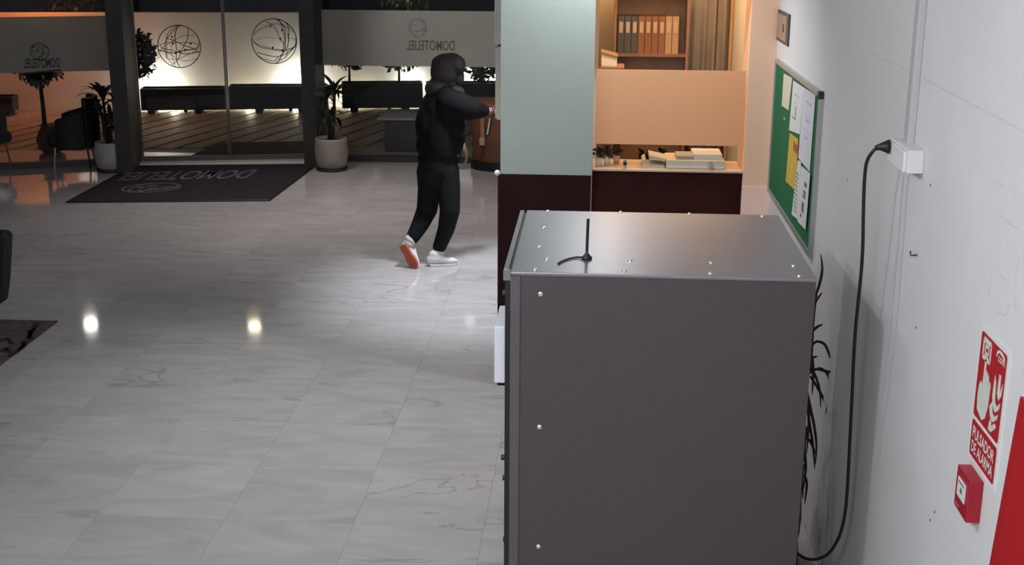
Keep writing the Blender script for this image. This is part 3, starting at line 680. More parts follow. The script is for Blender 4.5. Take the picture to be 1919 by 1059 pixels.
# office background: curtain, wood door frame, shelf unit with lit white box
YB = 9.95
ca, cb = Yp(YB, 1232, 60).x, Yp(YB, 1364, 60).x
t = thing('curtain', (cb, YB, .3), 'grey pleated curtain hanging at the back of the office', 'curtain')
def pleats(x0, x1, name, m):
    mb = MB(); n = int((x1-x0)/.012); vs_ = []; fs_ = []
    for i in range(n+1):
        x = x0+(x1-x0)*i/n; y = YB-.06+.022*math.sin(x*85)+.008*math.sin(x*31)
        vs_ += [Vector((x, y, .3)), Vector((x, y, 2.6)), Vector((x, y+.006, .3)), Vector((x, y+.006, 2.6))]
    for i in range(n):
        a, c = i*4, (i+1)*4; fs_ += [(a, c, c+1, a+1), (a+2, a+3, c+3, c+2), (a+1, c+1, c+3, a+3), (a, a+2, c+2, c)]
    mb.add(vs_, fs_); return mb.build(name, m, t, smooth=True)
CURT = mat('grey_curtain', (.22, .20, .19), .9, noise=.15, nscale=6)
xm = Yp(YB, 1341, 60).x
pleats(ca, xm-.006, 'curtain_panel', CURT); pleats(xm+.006, cb, 'curtain_panel', CURT)
b = MB(); b.tube([(ca-.05, YB-.06, 2.62), (cb+.0, YB-.06, 2.62)], .012, 8); b.build('curtain_rail', BLACK, t)
df = thing('door_2', (cb+.1, YB-.1, 0), kind='structure')
WOODY = mat('honey_wood', (.56, .36, .17), .45, noise=.15, nscale=6)
xd1 = Yp(YB-.25, 1395, 60).x
b = MB(); b.box((cb+.004, YB-.12, 0), (cb+.05, YB+.05, 2.3)); b.build('door_frame', WOODY, df)
b = MB(); b.box((cb+.05, YB-.10, 0), (cb+.075, YB+.05, 2.3)); b.build('door_leaf', mat('brown_wood_leaf', (.30, .16, .085), .5, noise=.2), df)
b = MB(); b.box((cb+.075, YB-.14, 0), (WX, YB+.05, 2.3)); b.build('door_casing', mat('honey_wood_light', (.60, .42, .25), .5, noise=.1), df)
# wooden shelf unit with dark folders
su = thing('shelf_unit', (.45, 9.75, 0), 'brown wooden shelf unit with dark folders at the back of the office', 'shelf')
sx0, sx1 = Yp(9.7, 1150, 60).x, Yp(9.7, 1290, 60).x
WB = mat('walnut_shelf', (.24, .13, .085), .5, noise=.2, nscale=6)
for x in (sx0, sx1-.02): b = MB(); b.box((x, 9.6, 0), (x+.02, 9.86, 2.2)); b.build('side_panel', WB, su)
for z in (.4, .9, 1.38, 1.72, 2.18): b = MB(); b.box((sx0+.02, 9.6, z), (sx1-.02, 9.86, z+.02)); b.build('shelf_board', WB, su)
b = MB(); b.box((sx0+.02, 9.85, 0), (sx1-.02, 9.86, 2.2)); b.build('back_board', mat('walnut_back', (.30, .20, .15), .6, noise=.2), su)
FOLD = [mat('slate_folder', (.06, .065, .085), .6, noise=.1), mat('brown_folder', (.22, .10, .06), .6, noise=.1), mat('tan_folder', (.40, .27, .17), .6, noise=.1)]
nm_ = ['slate grey', 'reddish brown', 'tan']
kk = 0
for zz0 in (1.74,):
    x = sx0+.03; i = 0
    while x < sx1-.08:
        w = .05; k = 0 if x < sx0+.16 else (1 if x < sx0+.36 else 2)
        p = thing('ring_binder', (x+w/2, 9.72, zz0), nm_[k]+' ring binder standing on the shelf unit at the back of the office', 'binder', nm_[k]+' binders on the shelf unit')
        b = MB(); b.box((x, 9.63, zz0), (x+w-.004, 9.84, zz0+.27)); b.build('spine', FOLD[k], p)
        b = MB(); b.box((x+.010, 9.626, zz0+.15), (x+w-.014, 9.63, zz0+.23)); b.build('spine_label', mat('binder_label', (.45, .38, .32), .8, noise=.05), p)
        x += w; i += 1
# white box under a small lamp near the column
wb = Yp(8.7, 1133, 112)
t = thing('pedestal', (wb.x, 8.75, 0), 'tall narrow brown pedestal beside the column inside the office', 'pedestal')
zbx = Yp(8.7, 1133, 124).z
b = MB(); b.box((.015, 8.62, 0), (.17, 8.88, zbx-.02)); b.build('body', WB, t)
b = MB(); b.box((.012, 8.61, zbx-.02), (.175, 8.89, zbx)); b.build('top', WB, t)
t = thing('white_case', (.09, 8.75, zbx), 'bright white case with brown lid standing on the narrow pedestal', 'case')
b = MB(); b.prism([(.02, zbx), (.125, zbx), (.125, zbx+.06), (.02, zbx+.085)], lambda u, v, tt: Vector((u, 8.66+tt, v)), 0, .2); b.build('body', WHITEP, t, bevel=.004)
b = MB(); b.prism([(.018, zbx+.087), (.13, zbx+.061), (.13, zbx+.072), (.018, zbx+.1)], lambda u, v, tt: Vector((u, 8.65+tt, v)), 0, .22); b.build('lid', WB, t)
light('case_lamp_light', 'POINT', (.09, 8.55, zbx+.3), 2.2, (1, .8, .5), .03)

# ================================================================== THE GREY CABINET
ZT = 1.55
A_, B_, C_, D_ = Zp(959, 509.5, ZT), Zp(1533, 523, ZT), Zp(1459, 405.4, ZT), Zp(987.7, 391.5, ZT)
X0, X1, Y0, Y1 = (A_.x+D_.x)/2, (B_.x+C_.x)/2, (A_.y+B_.y)/2, (C_.y+D_.y)/2
cab = thing('metal_cabinet', ((X0+X1)/2, (Y0+Y1)/2, 0), 'big grey metal cabinet with screwed side panel and shiny top beside the white wall', 'cabinet')
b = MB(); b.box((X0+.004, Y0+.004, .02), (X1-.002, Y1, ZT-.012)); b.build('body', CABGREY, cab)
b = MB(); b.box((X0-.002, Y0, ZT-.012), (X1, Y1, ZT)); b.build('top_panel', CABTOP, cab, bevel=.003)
b = MB(); b.box((X0-.002, Y0-.002, .02), (X0+.03, Y0+.004, ZT-.014)); b.build('corner_flange', mat('flange_grey_metal', (.115, .10, .108), .4, metal=.35, noise=.03), cab)
xd = X0-.02
b = MB(); b.box((xd, Y0+.006, .05), (X0-.002, Y1, ZT-.012)); dr = b.build('front_door', BLACK, cab)
b = MB(); b.box((X0-.026, Y0+.03, ZT-.012), (X0-.010, Y1-.02, ZT+.003)); b.box((X0-.026, Y0+.001, ZT-.03), (X0-.002, Y0+.03, ZT+.001)); b.build('door_edge_strip', CABTOP, cab)
# white tray unit on the front door
pa = Yp(Y0+.02, 926, 612); pb_ = Yp(Y0+.02, 926, 718)
b = MB(); b.box((pa.x, Y0+.02, pb_.z), (xd, Y0+.27, pa.z)); b.build('dispenser_tray', mat('pale_grey_plastic', (.62, .63, .68), .45, noise=.02), cab, bevel=.004)
for py_, px_ in ((857, 939), (895, 942), (1010, 943), (548, 942)):
    p = Yp(Y0+.03, px_, py_); b = MB(); b.lathe([(.001, 0), (.010, 0), (.010, p.x-xd-.0), (.001, p.x-xd)], (xd, p.y, p.z), 12, 'x'); b.build('door_knob', BLACK, cab)
b = MB(); b.box((X0, Y0+.02, 0), (X1-.02, Y1-.02, .02)); b.build('base', BLACK, cab)
def screw(p, axis):
    b = MB()
    if axis == 'y': b.lathe([(.009, 0), (.008, -.004), (.004, -.006), (.004, -.004), (.001, -.004)], p, 12, 'y')
    else: b.lathe([(.008, 0), (.007, .004), (.003, .005), (.001, .005)], p, 12)
    return b.build('screw', SCREWM, cab, smooth=False)
for x, y in ((1013, 551), (1011, 800), (1009, 1024)): p = Yp(Y0+.004, x, y); screw(p, 'y')
for x, y in ((1019, 427), (1010, 463), (1025, 486), (1181, 489), (1332, 493), (1486, 499), (1003, 505), (1170, 508.5), (1331, 513), (1497, 518), (1026, 396), (1163, 398), (1292, 401), (1428, 405.5)):
    p = Zp(x, y, ZT); p.y = min(max(p.y, Y0+.012), Y1-.012); screw(p, 'z')
# magnetic whip antenna on top
pa = Zp(1099.5, 486, ZT)
t = thing('whip_antenna', pa, 'small black magnetic whip antenna standing on top of the grey cabinet', 'antenna')
b = MB(); b.lathe([(.018, 0), (.0185, .008), (.012, .014), (.006, .022), (.004, .034), (.001, .034)], pa, 20); b.build('magnetic_base', BLACK, t, smooth=True)
ht = Yp(pa.y, 1102, 410).z
b = MB(); b.tube([pa+Vector((0, 0, .03)), pa+Vector((.002, 0, ht-ZT))], .0052, 8); b.build('whip', BLACK, t)
pts = [pa+Vector((-.016, 0, .006))]+[Zp(x, y, ZT+.004) for x, y in ((1080, 482), (1065, 485), (1052, 490), (1046, 494))]
b = MB(); b.tube(pts, .0035, 6); b.build('cable', BLACK, t, smooth=True)

# ================================================================== RIGHT WALL THINGS
def wp(px_, py_): p = Xp(WX, px_, py_); return p.y, p.z
wfn = lambda u, v, tt: Vector((WX-tt, -u, v))         # u = -y runs to the right as one faces the wall
def wrect(mb, ya, yb, z0, z1, t0, t1): mb.prism([(-ya, z0), (-yb, z0), (-yb, z1), (-ya, z1)], wfn, t0, t1)   # ya far, yb near
# conduit and socket box
yc0, _ = wp(1718, 150); yl, zl = wp(1712, 256)
t = thing('cable_conduit', (WX-.012, yl, zl), 'thin grey plastic conduit running down the white wall to the socket box', 'conduit')
b = MB(); wrect(b, yl+.022, yl-.022, zl-.03, CEIL, 0, .022); b.build('channel', mat('conduit_grey', (.50, .50, .51), .5, noise=.02), t, bevel=.003)
b = MB(); wrect(b, yl+.018, yl-.018, zl-.03, CEIL, .022, .026); b.build('cover', mat('conduit_cover', (.42, .42, .43), .5, noise=.02), t)
# socket: outer corners from the photograph
DEP = .062
def xw(px_, py_, dpt): p = Xp(WX-dpt, px_, py_); return p.y, p.z
yf, zt_ = xw(1663, 258, DEP); yn, _ = xw(1697, 262, DEP); _, zb_ = xw(1694, 328, DEP)
so = thing('wall_socket', (WX-.03, (yf+yn)/2, zb_), 'white surface-mounted socket box with a black plug on the wall', 'socket')
b = MB(); wrect(b, yf, yn, zb_, zt_, 0, DEP-.012); b.build('housing', WHITEP, so, bevel=.004)
b = MB(); wrect(b, yf-.004, yn+.004, zb_+.004, zt_-.004, DEP-.012, DEP); b.build('face_plate', mat('socket_white', (.78, .78, .78), .35, noise=.02), so, bevel=.003)
yk, zk = xw(1668, 275, DEP)
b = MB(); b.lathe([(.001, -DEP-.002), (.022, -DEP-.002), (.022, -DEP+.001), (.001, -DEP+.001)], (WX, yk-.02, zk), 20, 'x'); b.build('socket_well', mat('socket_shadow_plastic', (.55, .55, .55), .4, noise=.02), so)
# plug and cord
yk2 = yk-.0
pl_ = thing('power_plug', (WX-DEP-.02, yk2, zk), 'black plug with long black cord hanging from the socket to behind the cabinet', 'plug')
b = MB(); b.tube([(WX-DEP-.003, yk2, zk), (WX-DEP-.014, yk2, zk), (WX-DEP-.032, yk2+.003, zk-.002), (WX-DEP-.046, yk2+.005, zk-.006)], [.024, .019, .011, .008], 14); b.build('plug_body', BLACK, pl_, smooth=True)
cord = [Vector((WX-DEP-.040, yk2+.004, zk-.005))]
# cord hangs a little off the wall, following the photographed line
path = [(1634, 286), (1624, 305), (1620, 340), (1618, 400), (1617, 460), (1614, 510), (1609, 560), (1604, 610), (1600, 670), (1597, 740), (1593, 820), (1589, 900), (1584, 960), (1573, 1005), (1555, 1035), (1535, 1047), (1515, 1048), (1498, 1040), (1482, 1022)]
y_start = yk2
for i, (x, y) in enumerate(path):
    f = i/(len(path)-1); Yd = (y_start+.006)*(1-f)+ (Y0+.42)*f
    cord.append(Yp(Yd, x, y))
for v in cord: v.x = min(v.x, WX-.008)
def smooth_pts(P, n=4):
    R = []
    for i in range(len(P)-1):
        p0, p1, p2, p3 = P[max(i-1, 0)], P[i], P[i+1], P[min(i+2, len(P)-1)]
        for k in range(n):
            s_ = k/n; R.append(.5*((2*p1)+(p2-p0)*s_+(2*p0-5*p1+4*p2-p3)*s_*s_+(3*p1-p0-3*p2+p3)*s_**3))
    return R+[P[-1]]
b = MB(); b.tube(smooth_pts(cord), .0058, 8); b.build('cord', BLACK, pl_, smooth=True)
c2 = [Yp(Y0+.55, x, y) for x, y in ((1512, 800), (1500, 900), (1494, 980), (1492, 1059), (1490, 1150))]
tag(MB().tube(smooth_pts(c2), .005, 8).build('hanging_cable', BLACK, smooth=True), 'short black cable dropping behind the edge of the grey cabinet', 'cable')
# two thin white cables down the wall under the socket
for k, (xa, xb) in enumerate(((1694, 1667), (1703, 1678))):
    P = [wp(xa, 330), wp((xa+xb)/2+1, 480), wp(xb, 640), wp(xb-30, 860)]
    b = MB(); b.tube(smooth_pts([Vector((WX-.002, y, z)) for y, z in P]), .0022, 6); tag(b.build('wall_cable', MATS['conduit_cover']), ('thin white cable down the wall under the socket, nearer the notice board' if k == 0 else 'thin white cable down the wall under the socket, nearer the alarm sign'), 'cable')
# wall joint, holes and scuffs: part of the wall
MARK = mat('wall_scuff_grey', (.54, .54, .55), .8, noise=.2, nscale=30)
J = [wp(1580, 78.6), wp(1695, 128), wp(1829, 200), wp(1919, 246)]
b = MB(); ribbon(b, [(-y, z) for y, z in J], .0025, wfn, 0, .0006); b.build('panel_joint', MARK, wall_right)
for s_ in ([(1874, 402), (1890, 418), (1914, 432)], [(1868, 505), (1880, 520), (1892, 540)], [(1858, 500), (1856, 530), (1853, 560)], [(1872, 340), (1878, 350)], [(1899, 348), (1903, 372)], [(1885, 452), (1889, 456)], [(1905, 590), (1900, 540), (1910, 480)], [(1868, 585), (1884, 592), (1893, 570)], [(1560, 450), (1563, 470), (1560, 490)]):
    b = MB(); ribbon(b, [(-wp(*q_)[0], wp(*q_)[1]) for q_ in s_], .0028, wfn, 0, .0005); b.build('scuff_mark', MARK, wall_right)
for x, y in ((1744, 347), (1588, 338), (1717, 614), (1744, 975), (1752, 960)):
    yy, z_ = wp(x, y); b = MB(); b.lathe([(.001, 0), (.004, 0), (.004, -.002), (.001, -.002)], (WX, yy, z_), 8, 'x'); b.build('screw_hole', mat('hole_dark', (.12, .12, .12), .9, noise=.1), wall_right)
yy, z_ = wp(1719, 478)
t = MB(); t.tube([(WX, yy, z_), (WX-.02, yy, z_-.002), (WX-.022, yy, z_+.012)], .003, 6); tag(t.build('wall_hook', mat('dark_metal_hook', (.10, .10, .10), .4, metal=.6, noise=.05)), 'tiny dark metal hook screwed into the white wall under the socket', 'hook')
# ---- green notice board
(yA, zA), (yB, zB), (yD, zD) = wp(1459, 112), wp(1545, 170), wp(1528, 490)
zTop = (zA+zB)/2; zBot = zD
bd = thing('notice_board', (WX-.01, (yA+yB)/2, zBot), 'green notice board with aluminium frame hung with papers on the white wall', 'board')
b = MB(); wrect(b, yA-.02, yB+.02, zBot+.02, zTop-.02, 0, .012); b.build('felt_panel', mat('green_felt', (.026, .150, .066), .9, spec=.1, noise=.08, nscale=30, bump=.1, bscale=200), bd)
b = MB(); wrect(b, yA, yA-.022, zBot, zTop, 0, .02); wrect(b, yB+.022, yB, zBot, zTop, 0, .02); wrect(b, yA-.022, yB+.022, zTop-.022, zTop, 0, .02); wrect(b, yA-.022, yB+.022, zBot, zBot+.022, 0, .02)
b.build('frame', mat('frame_aluminium', (.42, .42, .42), .4, metal=.5, noise=.05), bd)
b = MB(); wrect(b, yB+.03, yB-.002, zTop-.03, zTop+.003, 0, .024); b.build('corner_cap', BLACK, bd)
def note(pts, label, m, marks, group=None, tt=.0135):
    uv = [(-wp(*q_)[0], wp(*q_)[1]) for q_ in pts]; cu = sum(u for u, v in uv)/len(uv); cv = sum(v for u, v in uv)/len(uv)
    t = thing('paper_notice', wfn(cu, cv, tt), label, 'paper')
    b = MB(); b.prism(uv[::-1], wfn, tt, tt+.0012); b.build('sheet', m, t)
    u0, u1 = min(u for u, v in uv), max(u for u, v in uv); v0, v1 = min(v for u, v in uv), max(v for u, v in uv)
    if marks:
        b = MB()
        for a, c_, d_, e_ in marks[1]:
            b.prism([(u0+(u1-u0)*a, v0+(v1-v0)*d_), (u0+(u1-u0)*c_, v0+(v1-v0)*d_), (u0+(u1-u0)*c_, v0+(v1-v0)*e_), (u0+(u1-u0)*a, v0+(v1-v0)*e_)], wfn, tt+.0012, tt+.0016)
        b.build('print', marks[0], t)
    return t
LINES = [(.15, .85, y_/100, y_/100+.008) for y_ in range(10, 92, 9)]
note([(1474, 138), (1490, 146), (1483, 207), (1470, 198)], 'small cream card pinned at the far top corner of the notice board', mat('cream_card', (.62, .58, .44), .8, noise=.04), None)
note([(1492, 151), (1512, 164), (1504, 252), (1484, 244)], 'white sheet with pencil sketch lines pinned above the yellow flyer', PAPER, (INK, [(.2, .5, .3, .32), (.45, .5, .3, .55), (.3, .45, .6, .61), (.25, .7, .75, .76)]))
note([(1513, 164), (1535, 178), (1524, 322), (1502, 296)], 'large white sheet with faint lines of print on the notice board', mat('bluish_paper', (.60, .61, .65), .8, noise=.03), (mat('pale_ink', (.36, .36, .42), .8, noise=.05), [(.3, .8, .82, .835), (.35, .75, .63, .64), (.4, .7, .58, .6), (.3, .8, .45, .46), (.4, .65, .36, .38)]), tt=.0155)
note([(1487, 249), (1503, 261), (1498, 358), (1479, 340)], 'yellow flyer with orange picture pinned on the notice board', mat('yellow_flyer', (.60, .40, .055), .7, noise=.15, nscale=14), (mat('flyer_orange', (.45, .10, .03), .7, noise=.3), [(.55, .95, .72, .88)]), tt=.0175)
t = bpy.data.objects['paper_notice.003'] if 'paper_notice.003' in bpy.data.objects else None
note([(1503, 300), (1509, 304), (1503, 412), (1491, 402)], 'narrow white printed strip beside the yellow flyer', PAPER, (INK, [(.25, .7, y_/100, y_/100+.02) for y_ in range(12, 80, 7)]), tt=.019)
note([(1510, 311), (1527, 325), (1518, 431), (1503, 415)], 'white notice with black column of symbols, lowest on the board', PAPER, (INK, [(.35, .6, .25, .42), (.4, .7, .5, .56), (.42, .72, .58, .63), (.5, .75, .7, .78), (.25, .4, .14, .2)]), tt=.0205)
yy, z_ = wp(1474, 221)
b = MB(); b.tube([(WX-.012, yy, z_), (WX-.016, yy-.045, z_-.002)], .003, 6); tag(b.build('push_pin', WHITEP), 'small white pin stuck in the green felt under the cream card', 'pin')
# small framed plate high up by the corner
(ya_, za_), (yb_, zb2) = wp(1461, 18), wp(1480, 80)
yb_, _ = wp(1481, 50)
t = thing('wall_plate', (WX-.01, (ya_+yb_)/2, zb2), 'small brown framed plate fixed above the notice board', 'plate')
yq, zq0 = wp(1462, 18); _, zq1 = wp(1462, 76)
b = MB(); wrect(b, ya_, yb_, zq1, zq0, 0, .01); b.build('frame', mat('dark_brown_frame', (.05, .035, .03), .5, noise=.1), t)
b = MB(); wrect(b, ya_-.02, yb_+.06, zq1+.015, zq0-.015, .01, .013); b.build('plate', mat('brown_plate', (.30, .20, .15), .5, noise=.15), t)
b = MB(); wrect(b, (ya_+yb_)/2-.05, (ya_+yb_)/2-.08, zq1+.06, zq0-.06, .013, .016); b.build('slot', BLACK, t)
# ---- fire alarm sign
(y1, zz1), (y2, _), (y3, zz3) = wp(1845, 609), wp(1902, 666), wp(1813, 848)
ys0 = (y1+y3)/2; ys1 = (y2+wp(1860, 925)[0])/2; zs1 = zz1; zs0 = zz3
WS, HS = ys0-ys1, zs1-zs0
RED = mat('sign_red', (.42, .010, .018), .4, noise=.05); SIGNW = mat('sign_white', (.70, .72, .68), .5, noise=.03)
t = thing('alarm_sign', (WX-.004, (ys0+ys1)/2, zs0), 'red and white fire alarm button sign with hand, flames and lettering', 'sign')
sfn = lambda u, v, tt: wfn(-ys0+u*WS, zs0+v*HS, tt)
b = MB(); b.prism([(0, 0), (1, 0), (1, 1), (0, 1)], sfn, 0, .004); b.build('sign_plate', SIGNW, t)
def rr(u0, v0, u1, v1, r=.04):
    P = []
    for cx__, cy__, a in ((u1-r, v0+r*.7, -PI/2), (u1-r, v1-r*.7, 0), (u0+r, v1-r*.7, PI/2), (u0+r, v0+r*.7, PI)):
        for k in range(5): P.append((cx__+r*math.cos(a+PI/2*k/4), cy__+r*.7*math.sin(a+PI/2*k/4)))
    return P
b = MB(); b.prism(rr(.06, .335, .94, .965), sfn, .004, .0046); b.build('red_field', RED, t)
b = MB(); b.prism(rr(.06, .035, .94, .305), sfn, .004, .0046); b.build('red_field', RED, t)
for txt, v0, v1, u0, u1 in (('PULSADOR', .175, .265, .12, .88), ('DE ALARMA', .070, .155, .12, .88)): lettering(txt, sfn, u0, u1, v0, v1, .005, SIGNW, 'lettering', t, bold=.018)
PALE = mat('sign_pale_green', (.60, .66, .58), .5, noise=.03)
# hand pressing the button
b = MB(); b.prism([(.17, .40), (.36, .36), (.46, .40), (.52, .50), (.53, .66), (.485, .68), (.47, .60), (.45, .70), (.405, .72), (.395, .62), (.38, .72), (.345, .73), (.335, .63), (.32, .80), (.275, .80), (.265, .60), (.20, .62), (.16, .58), (.145, .50)], sfn, .0046, .0054); b.build('hand_symbol', PALE, t)
b = MB(); ribbon(b, [(.17, .80), (.42, .80), (.42, .925), (.17, .925), (.17, .80)], .035, sfn, .0046, .0054); ribbon(b, [(.24, .835), (.35, .835), (.35, .89), (.24, .89), (.24, .835)], .025, sfn, .0046, .0054); b.build('button_symbol', PALE, t)
b = MB()
for P in ([(.60, .36), (.70, .36), (.84, .43), (.80, .45), (.74, .43), (.69, .40), (.66, .46), (.62, .42)], [(.57, .52), (.62, .46), (.72, .44), (.84, .49), (.86, .53), (.76, .49), (.68, .50), (.64, .57)], [(.62, .62), (.66, .55), (.76, .52), (.87, .57), (.88, .62), (.80, .57), (.72, .59), (.69, .72), (.64, .76)], [(.77, .80), (.76, .66), (.82, .62), (.89, .67), (.90, .76), (.85, .69), (.83, .71), (.82, .80)]):
    b.prism(P, sfn, .0046, .0054)
b.build('flame_symbol', PALE, t)
b = MB(); ribbon(b, [(.62, .895), (.63, .925), (.70, .945), (.80, .94), (.88, .92)], .02, sfn, .0046, .0054); b.build('logo_arc', SIGNW, t)
lettering('com', sfn, .68, .90, .875, .915, .0054, SIGNW, 'logo_lettering', t)
# ---- manual call point
dep = .036
def xq(px_, py_): return Xp(WX-dep, px_, py_)
yf, yn = (xq(1797, 868).y+xq(1785, 941).y)/2, (xq(1820, 911).y+xq(1806, 977).y)/2; zt_, zb_ = (xq(1797, 868).z+xq(1820, 911).z)/2, (xq(1785, 941).z+xq(1806, 977).z)/2
print('CALLPOINT', yf, yn, zt_, zb_, wp(1845, 897), wp(1834, 977))
t = thing('alarm_call_point', (WX-.02, (yf+yn)/2, zb_), 'red fire alarm call point box with white break glass on the wall', 'alarm')
REDB = mat('alarm_red_plastic', (.34, .008, .022), .35, noise=.04)
b = MB(); wrect(b, yf, yn, zb_, zt_, 0, dep); b.build('housing', REDB, t, bevel=.004)
cu = lambda a: yf+(yn-yf)*a; cv = lambda a: zb_+(zt_-zb_)*a
b = MB(); wrect(b, cu(.22), cu(.80), cv(.36), cv(.80), dep, dep+.003); b.build('break_glass', SIGNW, t, bevel=.001)
b = MB(); wrect(b, cu(.45), cu(.6), cv(.5), cv(.62), dep+.003, dep+.0035); wrect(b, cu(.3), cu(.72), cv(.70), cv(.74), dep+.003, dep+.0035); b.build('glass_print', INK, t)
b = MB(); wrect(b, cu(.1), cu(.9), cv(.26), cv(.29), dep, dep+.002); b.build('ridge', REDB, t)
b = MB(); wrect(b, cu(.12), cu(.4), cv(.10), cv(.14), dep, dep+.001); b.build('small_print', mat('faint_pink', (.5, .15, .17), .6, noise=.05), t)
# ---- red cabinet on the wall at the frame edge
yr, zr = wp(1917, 800); yr2, zr2 = wp(1872, 1059)
t = thing('red_hose_cabinet', (WX-.01, 2.5, .7), 'red fire hose cabinet on the white wall next to the alarm sign', 'cabinet')
(ya1, za1), (ya2, za2) = wp(1919, 790), wp(1868, 1062)
sl = (ya1-ya2)/(za1-za2); ze0, ze1 = .95, 1.62
e0, e1 = ya2+sl*(ze0-za2), ya2+sl*(ze1-za2)
quad = lambda d0, d1, a: [(-e0+a, ze0+a), (-e0+.6, ze0+a), (-e0+.6, ze1-a), (-e1+a, ze1-a)]
b = MB(); b.prism(quad(0, 0, 0), wfn, .001, .02); b.build('box', mat('hose_cabinet_red', (.40, .008, .012), .35, noise=.04), t, bevel=.003)
b = MB(); b.prism(quad(0, 0, .04), wfn, .02, .024); b.build('door', mat('hose_door_red', (.42, .008, .012), .3, noise=.04), t, bevel=.002)
b = MB(); b.prism([(-e0-.010, ze0), (-e0, ze0), (-e1, ze1), (-e1-.010, ze1)], wfn, .001, .012); b.build('edge_trim', WHITEP, t)

# ---- plant between cabinet and wall
PYW = Y1+.16
root = Yp(PYW, 1512, 760)
pb2 = Vector((root.x-.10, PYW, 0))
pot(pb2, .11, .30, 'small dark pot on the floor behind the grey cabinet', mat('dark_pot', (.03, .028, .028), .5, noise=.1))
t = thing('wall_plant', (pb2.x, pb2.y, .26), 'thin-leaved drooping dark plant squeezed between the grey cabinet and the wall', 'plant')
LP = mat('dark_purple_leaf', (.020, .013, .016), .5, noise=.2)
b = MB(); b.tube(smooth_pts([Vector((pb2.x, PYW, .26)), Vector((root.x-.06, PYW, .75)), Yp(PYW, 1516, 700), Yp(PYW, 1524, 600), Yp(PYW, 1530, 545)]), .006, 6); b.build('cane', BARK, t, smooth=True)
LEAVES = [[(1526, 560), (1535, 535), (1541, 505), (1538, 476)], [(1524, 575), (1532, 560), (1541, 548)], [(1522, 622), (1532, 612), (1542, 608)],
 [(1520, 650), (1530, 640), (1545, 645), (1553, 662), (1555, 672)], [(1518, 700), (1535, 690), (1550, 700), (1556, 720), (1553, 752), (1547, 775)], [(1520, 690), (1545, 695), (1562, 700), (1572, 715), (1576, 728)],
 [(1518, 705), (1528, 720), (1542, 745), (1549, 770), (1550, 792)], [(1516, 690), (1522, 672), (1532, 668)], [(1514, 740), (1520, 770), (1526, 800), (1530, 835), (1528, 870)],
 [(1512, 760), (1518, 800), (1524, 840), (1527, 880)], [(1510, 800), (1508, 840), (1510, 880), (1505, 920)], [(1512, 820), (1520, 830), (1528, 850)], [(1506, 870), (1503, 900), (1505, 935)], [(1516, 690), (1526, 700), (1536, 730), (1538, 765)],
 [(1512, 730), (1516, 760), (1515, 800), (1512, 850)], [(1506, 890), (1512, 905), (1508, 945)], [(1518, 650), (1524, 690), (1522, 740)]]
for k, L_ in enumerate(LEAVES):
    P = smooth_pts([Yp(PYW+.05*math.sin(k*2.3)+.012*i*math.cos(k), x, y) for i, (x, y) in enumerate(L_)], 3); n = len(P)
    w = [.006*math.sin(PI*min(.97, .18+.8*i/(n-1)))**.6 for i in range(n)]
    b = MB(); b.tube(P, w, 6, ry=[q_*.35 for q_ in w]); b.build('leaf', LP, t, smooth=True)

# ================================================================== PERSON
PY = Zp(828, 497).y
def P3(x, y, dy=0.0): return Yp(PY+dy, x, y)
foot0 = Zp(828, 497)
per = thing('person', (foot0.x, PY, 0), 'person in black hooded top, black trousers and white trainers reaching forward', 'person')
def remesh(o, vox, it=6, sub=False):
    r = o.modifiers.new('remesh', 'REMESH'); r.mode = 'VOXEL'; r.voxel_size = vox; r.use_smooth_shade = True
    s_ = o.modifiers.new('smooth', 'SMOOTH'); s_.factor = .5; s_.iterations = it
def limb(mb, pts, r, ry=None, n=3, up=(0, 1, 0)):
    """rounded limb through points, ends closed by balls"""
    pts = [Vector(p) for p in pts]
    mb.tube(pts, r, 14, ry=ry, up=up); 
    for i in range(len(pts)): mb.ball(pts[i], r[i]*.99, (ry[i] if ry else r[i])*.99, min(r[i], (ry or r)[i])*.99, 12, 8)
hipL, kneeL, ankL = P3(803, 318, .02), P3(800, 394, .05), P3(770, 452, -.06)
hipR, kneeR, ankR = P3(838, 318, -.02), P3(843, 396, -.06), P3(822, 470, 0)
toeL = Zp(776, 503); toeL.z = .025
pel = P3(820, 300); waist = P3(826, 265); chest = P3(832, 205); neck = P3(836, 172); head = P3(840, 137)
shN = P3(842, 190, -.13); shF_ = P3(836, 190, .16)
elN = P3(880, 204, -.10); wrN = P3(910, 207, .02)
elF = P3(850, 235, .22); wrF = P3(866, 272, .20)
# body (skin): head, neck, torso core, limbs, hands with fingers
SKIN = mat('skin', (.30, .16, .115), .55, noise=.06, nscale=20)
bd_ = MB()
bd_.ball(head, .085, .078, .115); bd_.ball(head+Vector((.02, .005, -.05)), .065, .06, .06)
bd_.ball(head+Vector((.09, .02, -.01)), .016, .014, .026); bd_.ball(head+Vector((.02, -.076, -.01)), .012, .012, .03)
limb(bd_, [neck+Vector((0, 0, .05)), neck], [.055, .06])
limb(bd_, [neck, chest, waist, pel], [.10, .15, .13, .14], [.10, .11, .10, .11])
limb(bd_, [shN, elN, wrN], [.05, .042, .03]); limb(bd_, [shF_, elF, wrF], [.05, .042, .03])
limb(bd_, [hipL, kneeL, ankL], [.075, .055, .04]); limb(bd_, [hipR, kneeR, ankR], [.075, .055, .04])
limb(bd_, [ankL, ankL.lerp(toeL, .6)], [.034, .012]); limb(bd_, [ankR, foot0+Vector((.01, 0, .04))], [.034, .014])
